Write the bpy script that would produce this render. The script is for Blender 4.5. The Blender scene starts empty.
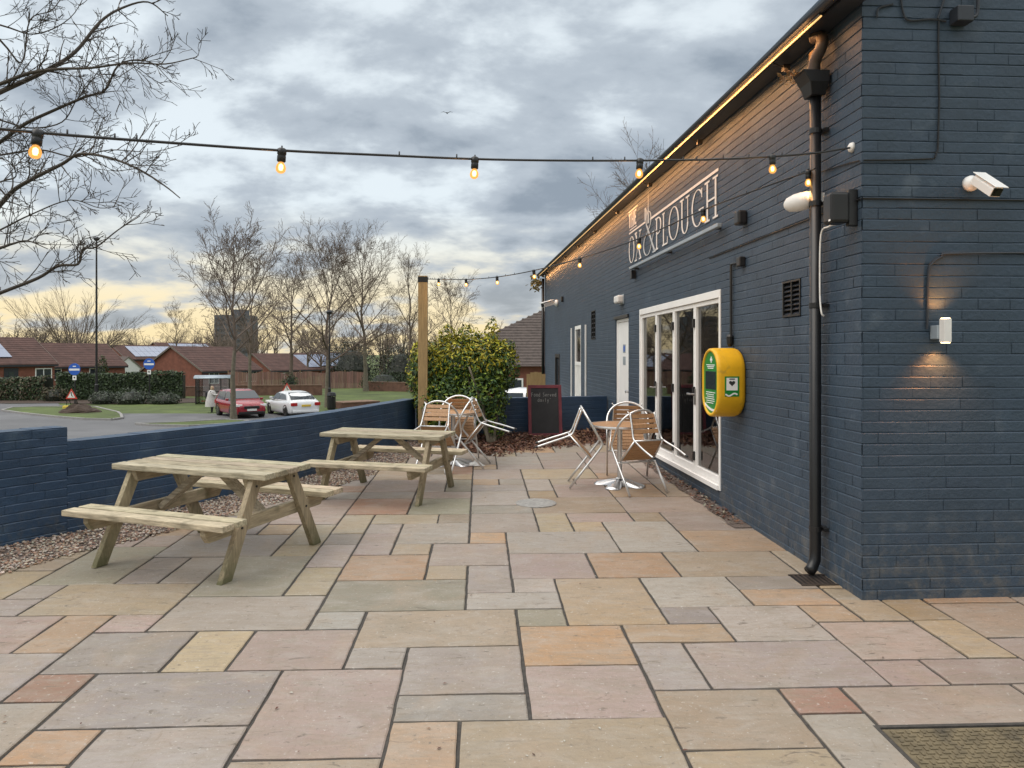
import bpy, bmesh, math, random
from mathutils import Vector, Matrix, noise as mnoise
R = math.radians
sc = bpy.context.scene
col = sc.collection
rnd = random.Random(7)

# ------------------------------------------------------------------ camera frame / measuring helpers
F, HZ, CX, VX = 760.0, 354.0, 512.0, 480.0
TH = math.atan((CX - VX) / F)
ST, CT = math.sin(TH), math.cos(TH)
EYE = 1.702
SL = 0.0197                                   # the patio falls gently towards the viewer

def ld(lat, d, z=0.0):                        # lateral / depth -> world
    return Vector((d*ST + lat*CT, d*CT - lat*ST, z))
def at(px, py, d):
    return ld(d*(px-CX)/F, d, EYE - d*(py-HZ)/F)
def gz(y): return SL*y
def gnd(px, py):                              # point of the patio plane
    d = 1293.5/(py-339.0)
    p = ld(d*(px-CX)/F, d); p.z = gz(p.y); return p
def ss(a, b, x):
    t = min(1, max(0, (x-a)/(b-a))); return t*t*(3-2*t)
def zt(lat, d):                               # terrain beyond the wall
    z = -0.35 - 1.5*ss(9, 38, d) + 0.12*ss(48, 62, d)
    return z
def gt(px, py, lift=0.0):                     # point of the terrain
    d = 40.0
    for _ in range(30):
        lat = d*(px-CX)/F
        d = F*(EYE-zt(lat, d))/(py-HZ)
    lat = d*(px-CX)/F
    return ld(lat, d, zt(lat, d)+lift)
def ter(px, d, lift=0.0):
    lat = d*(px-CX)/F
    return ld(lat, d, zt(lat, d)+lift)

# building wall frame: corner, direction along the long wall (BU), outward normal (BN)
C_LAT, C_D = 2.282, 4.956
WT = -0.0605
C0 = ld(C_LAT, C_D)
_u = ld(WT, 1.0); BU = _u.normalized()
BF = Vector((BU.y, -BU.x, 0))                 # along the front wall (to the right)
BN = -BF                                      # outward from the long wall
UZ = Vector((0, 0, 1))
KU = math.sqrt(1+WT*WT)
def sx(px, off=0.0):                          # metres along the long wall seen at column px
    t = (px-CX)/F
    c = C_LAT - off
    return (c - t*C_D)/(t - WT)*KU
def wz(px, py, off=0.0):                      # (s, z) on the long wall
    s = sx(px, off); d = C_D + s/KU
    return s, EYE - d*(py-HZ)/F
def W(s, z, off=0.0):
    return C0 + BU*s + BN*off + UZ*z
def fx(px):
    t = (px-CX)/F
    return (t*C_D - C_LAT)/(1 + t*WT)
def fw(px, py):
    u = fx(px); d = C_D - WT*u
    return u, EYE - d*(py-HZ)/F
def Wf(u, z, off=0.0):
    return C0 + BF*u - BU*off + UZ*z

# ------------------------------------------------------------------ materials
MATS = {}
def nt(m): m.use_nodes = True; return m.node_tree.nodes, m.node_tree.links
def mat(name, base, rough=0.6, metal=0.0, var=0.15, scale=6.0, bump=0.0, bscale=60.0, attr=False,
        col2=None, stretch=(1, 1, 1), emit=None, estr=0.0, spec=0.5, detail=6, dirt=None, dirt_scale=3.0, dirt_lo=.55, coat=0.0, splash=None):
    m = bpy.data.materials.new(name); N, L = nt(m)
    b = N['Principled BSDF']
    b.inputs['Roughness'].default_value = rough; b.inputs['Metallic'].default_value = metal
    b.inputs['Specular IOR Level'].default_value = spec
    if coat: b.inputs['Coat Weight'].default_value = coat
    tc = N.new('ShaderNodeTexCoord'); mp = N.new('ShaderNodeMapping')
    mp.inputs['Scale'].default_value = stretch
    L.new(tc.outputs['Object'], mp.inputs['Vector'])
    no = N.new('ShaderNodeTexNoise'); no.inputs['Scale'].default_value = scale; no.inputs['Detail'].default_value = detail
    no.inputs['Roughness'].default_value = 0.62
    L.new(mp.outputs['Vector'], no.inputs['Vector'])
    mix = N.new('ShaderNodeMix'); mix.data_type = 'RGBA'
    c1 = tuple(base)+(1,)
    if col2 is None:
        a = tuple(c*(1-var) for c in base)+(1,); c = tuple(min(1, c*(1+var)) for c in base)+(1,)
    else:
        a, c = c1, tuple(col2)+(1,)
    ramp = N.new('ShaderNodeMapRange'); ramp.inputs['From Min'].default_value = .3; ramp.inputs['From Max'].default_value = .7
    L.new(no.outputs['Fac'], ramp.inputs['Value']); L.new(ramp.outputs['Result'], mix.inputs['Factor'])
    mix.inputs['A'].default_value = a; mix.inputs['B'].default_value = c
    out = mix.outputs['Result']
    if attr:
        at_ = N.new('ShaderNodeAttribute'); at_.attribute_name = 'Col'
        mu = N.new('ShaderNodeMix'); mu.data_type = 'RGBA'; mu.blend_type = 'MULTIPLY'; mu.inputs['Factor'].default_value = 1
        L.new(out, mu.inputs['A']); L.new(at_.outputs['Color'], mu.inputs['B']); out = mu.outputs['Result']
    if dirt is not None:
        n2 = N.new('ShaderNodeTexNoise'); n2.inputs['Scale'].default_value = dirt_scale; n2.inputs['Detail'].default_value = 8
        L.new(tc.outputs['Object'], n2.inputs['Vector'])
        r2 = N.new('ShaderNodeMapRange'); r2.inputs['From Min'].default_value = dirt_lo; r2.inputs['From Max'].default_value = dirt_lo+.2
        L.new(n2.outputs['Fac'], r2.inputs['Value'])
        m2 = N.new('ShaderNodeMix'); m2.data_type = 'RGBA'; m2.inputs['B'].default_value = tuple(dirt)+(1,)
        L.new(r2.outputs['Result'], m2.inputs['Factor']); L.new(out, m2.inputs['A']); out = m2.outputs['Result']
    if splash:                                    # dirt thrown up from the ground: noise patches that stop at a height
        sp_ = N.new('ShaderNodeSeparateXYZ'); ge = N.new('ShaderNodeNewGeometry'); L.new(ge.outputs['Position'], sp_.inputs[0])
        hz_n = N.new('ShaderNodeMapRange'); hz_n.inputs['From Min'].default_value = splash[1]; hz_n.inputs['From Max'].default_value = 0.02; L.new(sp_.outputs['Z'], hz_n.inputs['Value'])
        n4 = N.new('ShaderNodeTexNoise'); n4.inputs['Scale'].default_value = 9; n4.inputs['Detail'].default_value = 9; n4.inputs['Roughness'].default_value = .7; L.new(tc.outputs['Object'], n4.inputs['Vector'])
        r4 = N.new('ShaderNodeMapRange'); r4.inputs['From Min'].default_value = splash[2] if len(splash) > 2 else .46; r4.inputs['From Max'].default_value = (splash[2] if len(splash) > 2 else .46)+.2; L.new(n4.outputs['Fac'], r4.inputs['Value'])
        m4 = N.new('ShaderNodeMath'); m4.operation = 'MULTIPLY'; L.new(hz_n.outputs['Result'], m4.inputs[0]); L.new(r4.outputs['Result'], m4.inputs[1])
        x4 = N.new('ShaderNodeMix'); x4.data_type = 'RGBA'; x4.inputs['B'].default_value = tuple(splash[0])+(1,); L.new(m4.outputs[0], x4.inputs['Factor']); L.new(out, x4.inputs['A']); out = x4.outputs['Result']
    L.new(out, b.inputs['Base Color'])
    if bump:
        n3 = N.new('ShaderNodeTexNoise'); n3.inputs['Scale'].default_value = bscale; n3.inputs['Detail'].default_value = 5
        L.new(mp.outputs['Vector'], n3.inputs['Vector'])
        bp = N.new('ShaderNodeBump'); bp.inputs['Strength'].default_value = bump; bp.inputs['Distance'].default_value = .01
        L.new(n3.outputs['Fac'], bp.inputs['Height']); L.new(bp.outputs['Normal'], b.inputs['Normal'])
    if emit:
        b.inputs['Emission Color'].default_value = tuple(emit)+(1,); b.inputs['Emission Strength'].default_value = estr
    MATS[name] = m
    return m

def stone_mat():
    m = mat('sandstone', (1, 1, 1), .6, var=.10, scale=2.6, stretch=(1, 2.4, 1), attr=True, detail=10)
    N, L = m.node_tree.nodes, m.node_tree.links; b = N['Principled BSDF']
    base = b.inputs['Base Color'].links[0].from_socket
    tc = N.new('ShaderNodeTexCoord')
    def noise(sc_, st, det=9, ro=.65, dist=0.0):
        mp = N.new('ShaderNodeMapping'); mp.inputs['Scale'].default_value = st; L.new(tc.outputs['Object'], mp.inputs['Vector'])
        n = N.new('ShaderNodeTexNoise'); n.inputs['Scale'].default_value = sc_; n.inputs['Detail'].default_value = det; n.inputs['Roughness'].default_value = ro; n.inputs['Distortion'].default_value = dist
        L.new(mp.outputs['Vector'], n.inputs['Vector']); return n.outputs['Fac']
    def rng(v, a, c): 
        r = N.new('ShaderNodeMapRange'); r.inputs['From Min'].default_value = a; r.inputs['From Max'].default_value = c; L.new(v, r.inputs['Value']); return r.outputs['Result']
    def mix(f, a, col_, mode='MIX', k=1.0):
        x = N.new('ShaderNodeMix'); x.data_type = 'RGBA'; x.blend_type = mode
        mu = N.new('ShaderNodeMath'); mu.operation = 'MULTIPLY'; mu.inputs[1].default_value = k; L.new(f, mu.inputs[0]); L.new(mu.outputs[0], x.inputs['Factor'])
        L.new(a, x.inputs['A']); x.inputs['B'].default_value = tuple(col_)+(1,); return x.outputs['Result']
    streak = noise(7, (.8, 3.2, 1), 10, .7, 1.2)
    c = mix(rng(noise(1.1, (1, 1, 1), 4), .44, .60), base, (.300, .275, .245), k=.24)
    c = mix(rng(noise(1.9, (1.3, 1, 1), 5, .6, .8), .50, .66), c, (.34, .25, .175), k=.36)
    c = mix(rng(streak, .46, .62), c, (.235, .195, .145), k=.50)
    vein = noise(4.5, (2.6, 1.0, 1), 10, .74, 2.2)
    c = mix(rng(vein, .57, .65), c, (.20, .150, .105), k=.40)
    c = mix(rng(vein, .40, .33), c, (.40, .36, .315), k=.26)
    c = mix(rng(noise(3.2, (1, 2, 1), 9, .7, .6), .48, .64), c, (.40, .375, .345), k=.26)
    c = mix(rng(noise(1.5, (1, 1, 1), 6), .55, .70), c, (.20, .175, .13), k=.40)
    c = mix(rng(noise(6, (.7, 2.2, 1), 9, .72, 1.6), .60, .66), c, (.11, .088, .066), k=.75)
    c = mix(rng(noise(30, (1, 1, 1), 4), .64, .69), c, (.13, .11, .09), k=.6)
    c = mix(rng(noise(48, (1, 1, 1), 4), .37, .31), c, (.55, .52, .48), k=.5)
    L.new(c, b.inputs['Base Color'])
    r = N.new('ShaderNodeMapRange'); r.inputs['To Min'].default_value = .42; r.inputs['To Max'].default_value = .78; L.new(noise(4, (1, 1, 1)), r.inputs['Value']); L.new(r.outputs['Result'], b.inputs['Roughness'])
    ad = N.new('ShaderNodeMath'); ad.operation = 'ADD'; L.new(streak, ad.inputs[0]); L.new(noise(34, (1, 1, 1), 6, .6), ad.inputs[1])
    bp = N.new('ShaderNodeBump'); bp.inputs['Strength'].default_value = .55; bp.inputs['Distance'].default_value = .008; L.new(ad.outputs[0], bp.inputs['Height']); L.new(bp.outputs['Normal'], b.inputs['Normal'])
    return m
M = {}
M['navy'] = mat('navy_paint', (.034, .056, .085), .56, var=.14, scale=2.2, bump=.5, bscale=38, attr=True, dirt=(.075, .10, .13), dirt_scale=4.5, dirt_lo=.60, splash=((.12, .115, .105), .75))
M['navy_wall'] = mat('navy_wall_paint', (.025, .056, .108), .50, var=.22, scale=2.0, bump=.5, bscale=36, attr=True, dirt=(.06, .10, .15), dirt_scale=3.5, dirt_lo=.60, splash=((.10, .10, .085), .5))
M['slab'] = stone_mat()
M['mortar'] = mat('mortar', (.055, .049, .043), .9, var=.3, scale=30, bump=.4)
M['gravel'] = mat('gravel_stones', (1, 1, 1), .75, var=.2, scale=40, attr=True)
M['gravel_base'] = mat('gravel_base', (.13, .10, .085), .9, var=.4, scale=60, bump=.8)
M['leaf_litter'] = mat('dead_leaves', (1, 1, 1), .7, var=.3, scale=30, attr=True)
M['soil'] = mat('soil', (.055, .036, .026), .95, var=.4, scale=20, bump=.8)
M['wood'] = mat('weathered_timber', (.40, .335, .24), .82, var=.48, scale=6, stretch=(1, 10, 10), bump=.5, bscale=18, dirt=(.19, .165, .11), dirt_scale=8, dirt_lo=.56, attr=True)
for nm_, st_ in (('wood_leg', (11, 11, 1.1)), ('wood_cross', (11, 1, 11))):
    M[nm_] = mat('weathered_'+nm_, (.35, .285, .19), .80, var=.34, scale=6, stretch=st_, bump=.5, bscale=18, dirt=(.19, .175, .10), dirt_scale=7, dirt_lo=.56, attr=True, splash=((.06, .075, .022), .40, .30))
M['post'] = mat('treated_post', (.35, .235, .105), .7, var=.22, scale=6, stretch=(8, 8, .7), bump=.3, bscale=12)
M['slat'] = mat('oiled_slat', (.42, .235, .115), .45, var=.2, scale=8, stretch=(2, 12, 2), bump=.15)
M['alu'] = mat('brushed_aluminium', (.72, .72, .715), .40, metal=1.0, var=.06, scale=12)
M['steel'] = mat('cast_steel', (.58, .58, .585), .34, metal=1.0, var=.1)
M['white'] = mat('white_plastic', (.87, .86, .84), .35, var=.04, scale=4)
M['whitebox'] = mat('white_enamel', (.74, .72, .69), .4, var=.08, scale=6, dirt=(.5, .47, .42), dirt_scale=14, dirt_lo=.62)
M['black'] = mat('black_plastic', (.012, .012, .013), .4, var=.3, scale=5)
M['blackgloss'] = mat('black_gloss_paint', (.008, .008, .009), .36, var=.3, scale=5)
M['grey'] = mat('grey_metal', (.33, .38, .42), .4, metal=.3, var=.1)
M['fascia'] = mat('dark_fascia', (.022, .026, .034), .45, var=.2)
M['tile_dark'] = mat('brown_roof_tile', (.088, .068, .060), .8, var=.3, scale=4, bump=.4)
M['tile_red'] = mat('red_roof_tile', (.090, .046, .038), .85, var=.3, scale=1.4, bump=.3, bscale=8)
M['brick_red'] = mat('red_brick', (.205, .075, .05), .85, var=.25, scale=3, bump=.3)
M['render'] = mat('white_render', (.70, .70, .68), .8, var=.06)
M['solar'] = mat('solar_panel', (.13, .16, .26), .12, var=.1, spec=1.0, coat=1.0)
M['concrete'] = mat('grey_concrete', (.11, .115, .13), .9, var=.15, scale=.6)
M['conc_dark'] = mat('dark_window_band', (.045, .05, .06), .3, var=.2)
M['yellow'] = mat('yellow_cabinet', (.80, .44, .010), .42, var=.10, scale=5, dirt=(.42, .25, .04), dirt_scale=14, dirt_lo=.62, bump=.1, bscale=12)
M['green'] = mat('green_panel', (.012, .22, .035), .35, var=.1)
M['lblue'] = mat('sign_blue', (.02, .11, .50), .4, var=.05)
M['red'] = mat('sign_red', (.55, .05, .03), .45, var=.08)
M['maroon'] = mat('maroon_frame', (.15, .024, .036), .55, var=.25)
M['chalk_board'] = mat('chalk_board', (.026, .026, .028), .8, var=.25, scale=5, dirt=(.05, .05, .05), dirt_scale=4)
M['cover'] = mat('galvanised_cover', (.30, .29, .275), .55, metal=.2, var=.3, scale=25)
M['chalk'] = mat('chalk', (.24, .24, .23), .9, var=.3, scale=60)
M['signpaint'] = mat('cream_sign_paint', (.74, .70, .66), .6, var=.1, scale=15)
M['greypaint'] = mat('grey_sign_paint', (.48, .51, .53), .6, var=.1, scale=15)
M['filament'] = mat('lit_filament', (1, .8, .4), .3, emit=(1, .66, .26), estr=16)
M['led'] = mat('led_strip', (1, .7, .3), .3, emit=(1, .58, .22), estr=.75)
M['lampglass'] = mat('lamp_lens', (1, .8, .6), .3, emit=(1, .62, .32), estr=12)
M['bark'] = mat('bark', (.058, .047, .038), .9, var=.3, scale=8, bump=.5)
M['bark_pale'] = mat('pale_bark', (.15, .13, .095), .9, var=.3, scale=5, bump=.5)
M['bark_far'] = mat('far_bark', (.135, .102, .080), .95, var=.25, scale=2)
M['leaf'] = mat('leaf', (1, 1, 1), .55, var=.25, scale=12, attr=True, spec=.4)
M['grass'] = mat('grass', (.072, .098, .022), .9, var=.42, scale=.5, bump=.6, bscale=30, col2=None)
M['asphalt'] = mat('asphalt', (.125, .125, .130), .85, var=.18, scale=.25, bump=.3, bscale=80, dirt=(.085, .085, .09), dirt_scale=.35, dirt_lo=.52)
M['kerb'] = mat('kerb_stone', (.26, .25, .24), .85, var=.15)
M['fencewood'] = mat('fence_boards', (.22, .125, .10), .85, var=.25, scale=3, stretch=(6, 6, .5), attr=True)
M['car_red'] = mat('red_car_paint', (.30, .008, .020), .25, var=.05, coat=.8)
M['car_white'] = mat('white_car_paint', (.78, .79, .80), .25, var=.03, coat=.8)
M['tyre'] = mat('tyre_rubber', (.018, .018, .018), .8, var=.2)
M['carglass'] = mat('car_glass', (.03, .04, .05), .08, var=.05, spec=.8)
M['tail'] = mat('tail_lamp', (.40, .012, .015), .2, var=.05)
M['plate_y'] = mat('yellow_plate', (.70, .48, .05), .5, var=.05)
M['plate_w'] = mat('white_plate', (.75, .75, .72), .5, var=.05)
M['coat'] = mat('light_grey_coat', (.52, .50, .48), .85, var=.12, scale=4)
M['skin'] = mat('skin', (.50, .29, .21), .55, var=.05)
M['hair'] = mat('fair_hair', (.42, .31, .19), .7, var=.2)
M['trouser'] = mat('dark_trousers', (.02, .02, .024), .8, var=.1)
M['shelterglass'] = mat('shelter_glazing', (.16, .19, .20), .1, var=.1, spec=.8)
M['manhole'] = mat('rusted_cover', (.145, .115, .068), .8, var=.35, scale=9, bump=.5, dirt=(.06, .05, .035), dirt_scale=5)
M['interior'] = mat('dim_room', (.20, .165, .14), .9, var=.2, scale=1)
M['curtain'] = mat('curtain', (.50, .46, .42), .9, var=.15, scale=3, stretch=(8, 8, .4))
M['yellowbag'] = mat('yellow_sandbag', (.62, .46, .06), .8, var=.1)
M['litter'] = mat('white_litter', (.72, .72, .70), .5, var=.1)
M['copper'] = mat('brown_pipe', (.050, .036, .028), .5, var=.3, scale=12)
M['timber'] = mat('old_timber', (.20, .135, .07), .85, var=.3, scale=8, stretch=(8, 8, .8), bump=.4)

def glass_mat(name, tint, mixf, rough=.02):
    m = bpy.data.materials.new(name); N, L = nt(m)
    N.remove(N['Principled BSDF']); o = N['Material Output']
    tr = N.new('ShaderNodeBsdfTransparent'); tr.inputs['Color'].default_value = tuple(tint)+(1,)
    gl = N.new('ShaderNodeBsdfGlossy'); gl.inputs['Roughness'].default_value = rough
    lw = N.new('ShaderNodeFresnel'); lw.inputs['IOR'].default_value = mixf
    mx = N.new('ShaderNodeMixShader'); L.new(lw.outputs[0], mx.inputs[0]); L.new(tr.outputs[0], mx.inputs[1]); L.new(gl.outputs[0], mx.inputs[2])
    L.new(mx.outputs[0], o.inputs['Surface']); return m
M['glass'] = glass_mat('door_glass', (.80, .82, .80), 3.0)
def bulb_mat():
    m = bpy.data.materials.new('lit_bulb'); N, L = nt(m); N.remove(N['Principled BSDF']); o = N['Material Output']
    tr = N.new('ShaderNodeBsdfTransparent'); tr.inputs['Color'].default_value = (1, .80, .5, 1)
    em = N.new('ShaderNodeEmission'); em.inputs['Color'].default_value = (1, .47, .12, 1); em.inputs['Strength'].default_value = 1.0
    ad = N.new('ShaderNodeAddShader'); mx = N.new('ShaderNodeMixShader'); mx.inputs[0].default_value = .62
    L.new(tr.outputs[0], mx.inputs[1]); L.new(em.outputs[0], mx.inputs[2]); L.new(mx.outputs[0], o.inputs['Surface']); return m
M['bulb'] = bulb_mat()

# ------------------------------------------------------------------ mesh builder
ORG = {}
class MB:
    def __init__(s): s.v = []; s.f = []; s.c = []; s.mi = []; s.hasc = False
    def add(s, vs, fs, c=None, mi=0):
        b = len(s.v); s.v += [Vector(p) for p in vs]
        for f in fs:
            s.f.append([i+b for i in f]); s.c.append(c or (1, 1, 1)); s.mi.append(mi)
        if c: s.hasc = True
        return s
    def quad(s, a, b, c, d, colr=None, mi=0): return s.add([a, b, c, d], [(0, 1, 2, 3)], colr, mi)
    def box(s, o, x, y, z, c=None, mi=0):      # corner-origin with three full edge vectors, centred at o
        o = Vector(o); x = Vector(x)/2; y = Vector(y)/2; z = Vector(z)/2
        if x.cross(y).dot(z) < 0: x = -x
        p = [o-x-y-z, o+x-y-z, o+x+y-z, o-x+y-z, o-x-y+z, o+x-y+z, o+x+y+z, o-x+y+z]
        return s.add(p, [(3, 2, 1, 0), (4, 5, 6, 7), (0, 1, 5, 4), (1, 2, 6, 5), (2, 3, 7, 6), (3, 0, 4, 7)], c, mi)
    def bx(s, x0, x1, y0, y1, z0, z1, c=None, mi=0):
        return s.box(((x0+x1)/2, (y0+y1)/2, (z0+z1)/2), (x1-x0, 0, 0), (0, y1-y0, 0), (0, 0, z1-z0), c, mi)
    def beam(s, p, q, w, h, side=None, c=None):  # rectangular bar from p to q, w along 'side', h across
        p = Vector(p); q = Vector(q); t = (q-p)
        if side is None: side = t.cross(UZ) if abs(t.normalized().z) < .98 else Vector((1, 0, 0))
        sd = Vector(side); sd = (sd - t.normalized()*sd.dot(t.normalized())).normalized()
        n = t.normalized().cross(sd)
        return s.box((p+q)/2, t, sd*w, n*h, c)
    def tube(s, pts, r, n=8, cap=True, c=None, mi=0):
        pts = [Vector(p) for p in pts]; rs = r if isinstance(r, (list, tuple)) else [r]*len(pts)
        b = len(s.v); ref = None; fs = []
        for i, p in enumerate(pts):
            t = (pts[min(i+1, len(pts)-1)] - pts[max(i-1, 0)]).normalized()
            if ref is None:
                ref = t.orthogonal().normalized()
            ref = (ref - t*ref.dot(t))
            ref = ref.normalized() if ref.length > 1e-6 else t.orthogonal().normalized()
            bi = t.cross(ref)
            for k in range(n):
                a = 2*math.pi*k/n
                s.v.append(p + (ref*math.cos(a)+bi*math.sin(a))*rs[i])
        for i in range(len(pts)-1):
            for k in range(n):
                fs.append((b+i*n+k, b+i*n+(k+1) % n, b+(i+1)*n+(k+1) % n, b+(i+1)*n+k))
        if cap:
            fs.append(tuple(b+k for k in reversed(range(n)))); e = b+(len(pts)-1)*n
            fs.append(tuple(e+k for k in range(n)))
        for f in fs: s.f.append(list(f)); s.c.append(c or (1, 1, 1)); s.mi.append(mi)
        if c: s.hasc = True
        return s
    def lathe(s, prof, o, ax=UZ, n=20, c=None, mi=0):   # prof: (r, h)
        o = Vector(o); ax = Vector(ax).normalized(); a = ax.orthogonal().normalized(); b2 = ax.cross(a)
        b = len(s.v)
        for r, h in prof:
            for k in range(n):
                t = 2*math.pi*k/n
                s.v.append(o + ax*h + (a*math.cos(t)+b2*math.sin(t))*r)
        for i in range(len(prof)-1):
            for k in range(n):
                s.f.append([b+i*n+k, b+i*n+(k+1) % n, b+(i+1)*n+(k+1) % n, b+(i+1)*n+k]); s.c.append(c or (1, 1, 1)); s.mi.append(mi)
        if prof[0][0] > 1e-4: s.f.append([b+k for k in reversed(range(n))]); s.c.append(c or (1, 1, 1)); s.mi.append(mi)
        if prof[-1][0] > 1e-4: s.f.append([b+(len(prof)-1)*n+k for k in range(n)]); s.c.append(c or (1, 1, 1)); s.mi.append(mi)
        return s
    def prism(s, poly, ext, c=None, mi=0):      # poly: 3D points, ext: extrusion vector
        poly = [Vector(p) for p in poly]; n = len(poly); e = Vector(ext)
        nn = sum(((poly[i]-poly[0]).cross(poly[(i+1) % n]-poly[0]) for i in range(n)), Vector())
        if nn.dot(e) > 0: poly.reverse()
        fs = [tuple(range(n)), tuple(range(2*n-1, n-1, -1))] + [((i+1) % n, i, i+n, (i+1) % n+n) for i in range(n)]
        return s.add(poly+[p+e for p in poly], fs, c, mi)
    def build(s, name, m, parent=None, org=None, smooth=False, bevel=0.0, local=False):
        me = bpy.data.meshes.new(name)
        if local: o0 = Vector()
        elif parent is not None: o0 = ORG[parent]
        else: o0 = Vector(org) if org is not None else Vector()
        me.from_pydata([p-o0 for p in s.v], [], s.f)
        for mm in (m if isinstance(m, (list, tuple)) else [m]): me.materials.append(mm)
        if len(me.materials) > 1: me.polygons.foreach_set('material_index', s.mi)
        ca = me.color_attributes.new('Col', 'FLOAT_COLOR', 'CORNER')
        buf = []
        for p, c in zip(me.polygons, s.c): buf += (list(c)+[1.0])*p.loop_total
        ca.data.foreach_set('color', buf)
        if smooth: me.polygons.foreach_set('use_smooth', [True]*len(me.polygons))
        me.update()
        o = bpy.data.objects.new(name, me); col.objects.link(o)
        if parent is not None: o.parent = parent; ORG[o] = o0
        elif not local: o.location = o0; ORG[o] = o0
        else: ORG[o] = Vector()
        if bevel:
            bm = o.modifiers.new('bev', 'BEVEL'); bm.width = bevel; bm.segments = 2; bm.limit_method = 'ANGLE'; bm.angle_limit = R(40)
        return o

def tag(o, label=None, cat=None, group=None, kind=None):
    if label: o['label'] = label
    if cat: o['category'] = cat
    if group: o['group'] = group
    if kind: o['kind'] = kind
    return o
def thing(name, label, cat, loc=(0, 0, 0), rz=0.0, group=None, local=False):
    o = bpy.data.objects.new(name, None); o.empty_display_size = .2
    col.objects.link(o); o.location = loc; o.rotation_euler = (0, 0, rz)
    ORG[o] = Vector() if local else Vector(loc)
    return tag(o, label, cat, group)
def copy_tree(o, parent=None):
    c = o.copy(); col.objects.link(c)
    if parent is not None: c.parent = parent
    for ch in [x for x in col.objects if x.parent == o]: copy_tree(ch, c)
    return c
def catmull(pts, n=6):
    pts = [Vector(p) for p in pts]; P = [pts[0]*2-pts[1]]+pts+[pts[-1]*2-pts[-2]]; out = []
    for i in range(1, len(P)-2):
        for k in range(n):
            t = k/n; a, b, c, d = P[i-1], P[i], P[i+1], P[i+2]
            out.append(.5*((2*b)+(c-a)*t+(2*a-5*b+4*c-d)*t*t+(3*b-a-3*c+d)*t**3))
    out.append(pts[-1]); return out
def jit(c, a, r=rnd):
    k = 1+r.uniform(-a, a); return tuple(max(0, x*k*(1+r.uniform(-a*.25, a*.25))) for x in c)
# ================================================================== SETTING
# ---- terrain: one sheet to the horizon
mb = MB()
ds = [-60, -20, -6, -1, 2, 5, 8]+list(range(9, 64))+[66, 70, 85, 110, 160, 260, 500, 1000, 2600]
ls = [-2600, -800, -300, -150, -90, -60, -45, -35, -28, -22, -17, -13, -10, -8, -6, -4, -2, 0, 2, 4, 7, 12, 20, 40, 90, 200, 600, 2600]
vs = [ld(l, d, zt(l, d)) for d in ds for l in ls]
nl = len(ls)
fs = [(i*nl+j, i*nl+j+1, (i+1)*nl+j+1, (i+1)*nl+j) for i in range(len(ds)-1) for j in range(nl-1)]
mb.add(vs, fs)
tag(mb.build('ground', M['grass'], smooth=True), kind='structure')

def sheet(name, pts, m, lift, kind='structure', kerb=None, sub=1.0):
    """terrain-following polygon: pts in (lat, d)"""
    bm = bmesh.new()
    vs = [bm.verts.new((p[0], p[1], 0)) for p in pts]
    bm.faces.new(vs)
    x0 = min(p[0] for p in pts); x1 = max(p[0] for p in pts); y0 = min(p[1] for p in pts); y1 = max(p[1] for p in pts)
    step = max(sub, (y1-y0)/60)
    y = y0+step
    while y < y1:
        bmesh.ops.bisect_plane(bm, geom=bm.verts[:]+bm.edges[:]+bm.faces[:], plane_co=(0, y, 0), plane_no=(0, 1, 0)); y += step
    step = max(3.0, (x1-x0)/14); x = x0+step
    while x < x1:
        bmesh.ops.bisect_plane(bm, geom=bm.verts[:]+bm.edges[:]+bm.faces[:], plane_co=(x, 0, 0), plane_no=(1, 0, 0)); x += step
    bmesh.ops.triangulate(bm, faces=bm.faces[:])
    bm.verts.index_update()
    o = MB(); o.add([ld(v.co.x, v.co.y, zt(v.co.x, v.co.y)+lift) for v in bm.verts], [[v.index for v in f.verts] for f in bm.faces])
    if kerb:
        n = len(pts)
        for i in range(n):
            a, b = pts[i], pts[(i+1) % n]
            k = max(1, int(math.dist(a, b)/2))
            for q in range(k):
                t0, t1 = q/k, (q+1)/k
                p0 = (a[0]+(b[0]-a[0])*t0, a[1]+(b[1]-a[1])*t0); p1 = (a[0]+(b[0]-a[0])*t1, a[1]+(b[1]-a[1])*t1)
                A = ld(*p0, zt(*p0)-.1); B = ld(*p1, zt(*p1)-.1)
                kk.beam(A+UZ*(.1+lift/2), B+UZ*(.1+lift/2), .14, lift+.06)
    bm.free()
    ob = o.build(name, m, smooth=True); tag(ob, kind=kind); return ob
def PL(px, py):                                # picture column/row on the terrain -> (lat, d)
    d = 40.0
    for _ in range(30): d = F*(EYE-zt(0, d))/(py-HZ)
    return (d*(px-CX)/F, d)
kk = MB()
sheet('road', [(-75, 9.0), (-40, 6.5), (-8, 6.0), (-4, 9), (-2.6, 13), (-4.0, 30), PL(420, 414.5), PL(330, 414.2), PL(180, 414), PL(120, 414), (-31, 52), (-60, 60), (-75, 58)], M['asphalt'], .03)
tongue = [PL(2, 411.5), PL(20, 414.2), PL(55, 418), PL(85, 420.4), PL(112, 421), PL(122, 419.5), PL(121, 416), PL(118, 413.6), PL(95, 408), PL(40, 408), PL(12, 409)]
sheet('grass_verge', tongue, M['grass'], .10, kerb=True)
isl = [PL(136, 425.4), PL(150, 426.6), PL(190, 427.6), PL(236, 425), PL(250, 422.4), PL(225, 421.4), PL(180, 424)]
sheet('grass_island', isl, M['grass'], .10, kerb=True)
far = [PL(118, 413.6), PL(200, 413.9), PL(330, 414.1), PL(425, 414.4), PL(440, 408), PL(300, 407), PL(118, 407)]
tag(kk.build('kerb_stones', M['kerb']), kind='structure')
sheet('path', [PL(-60, 410.5), PL(20, 408.6), PL(60, 405.2), PL(58, 403.6), PL(-60, 404.8)], M['asphalt'], .02)
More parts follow.
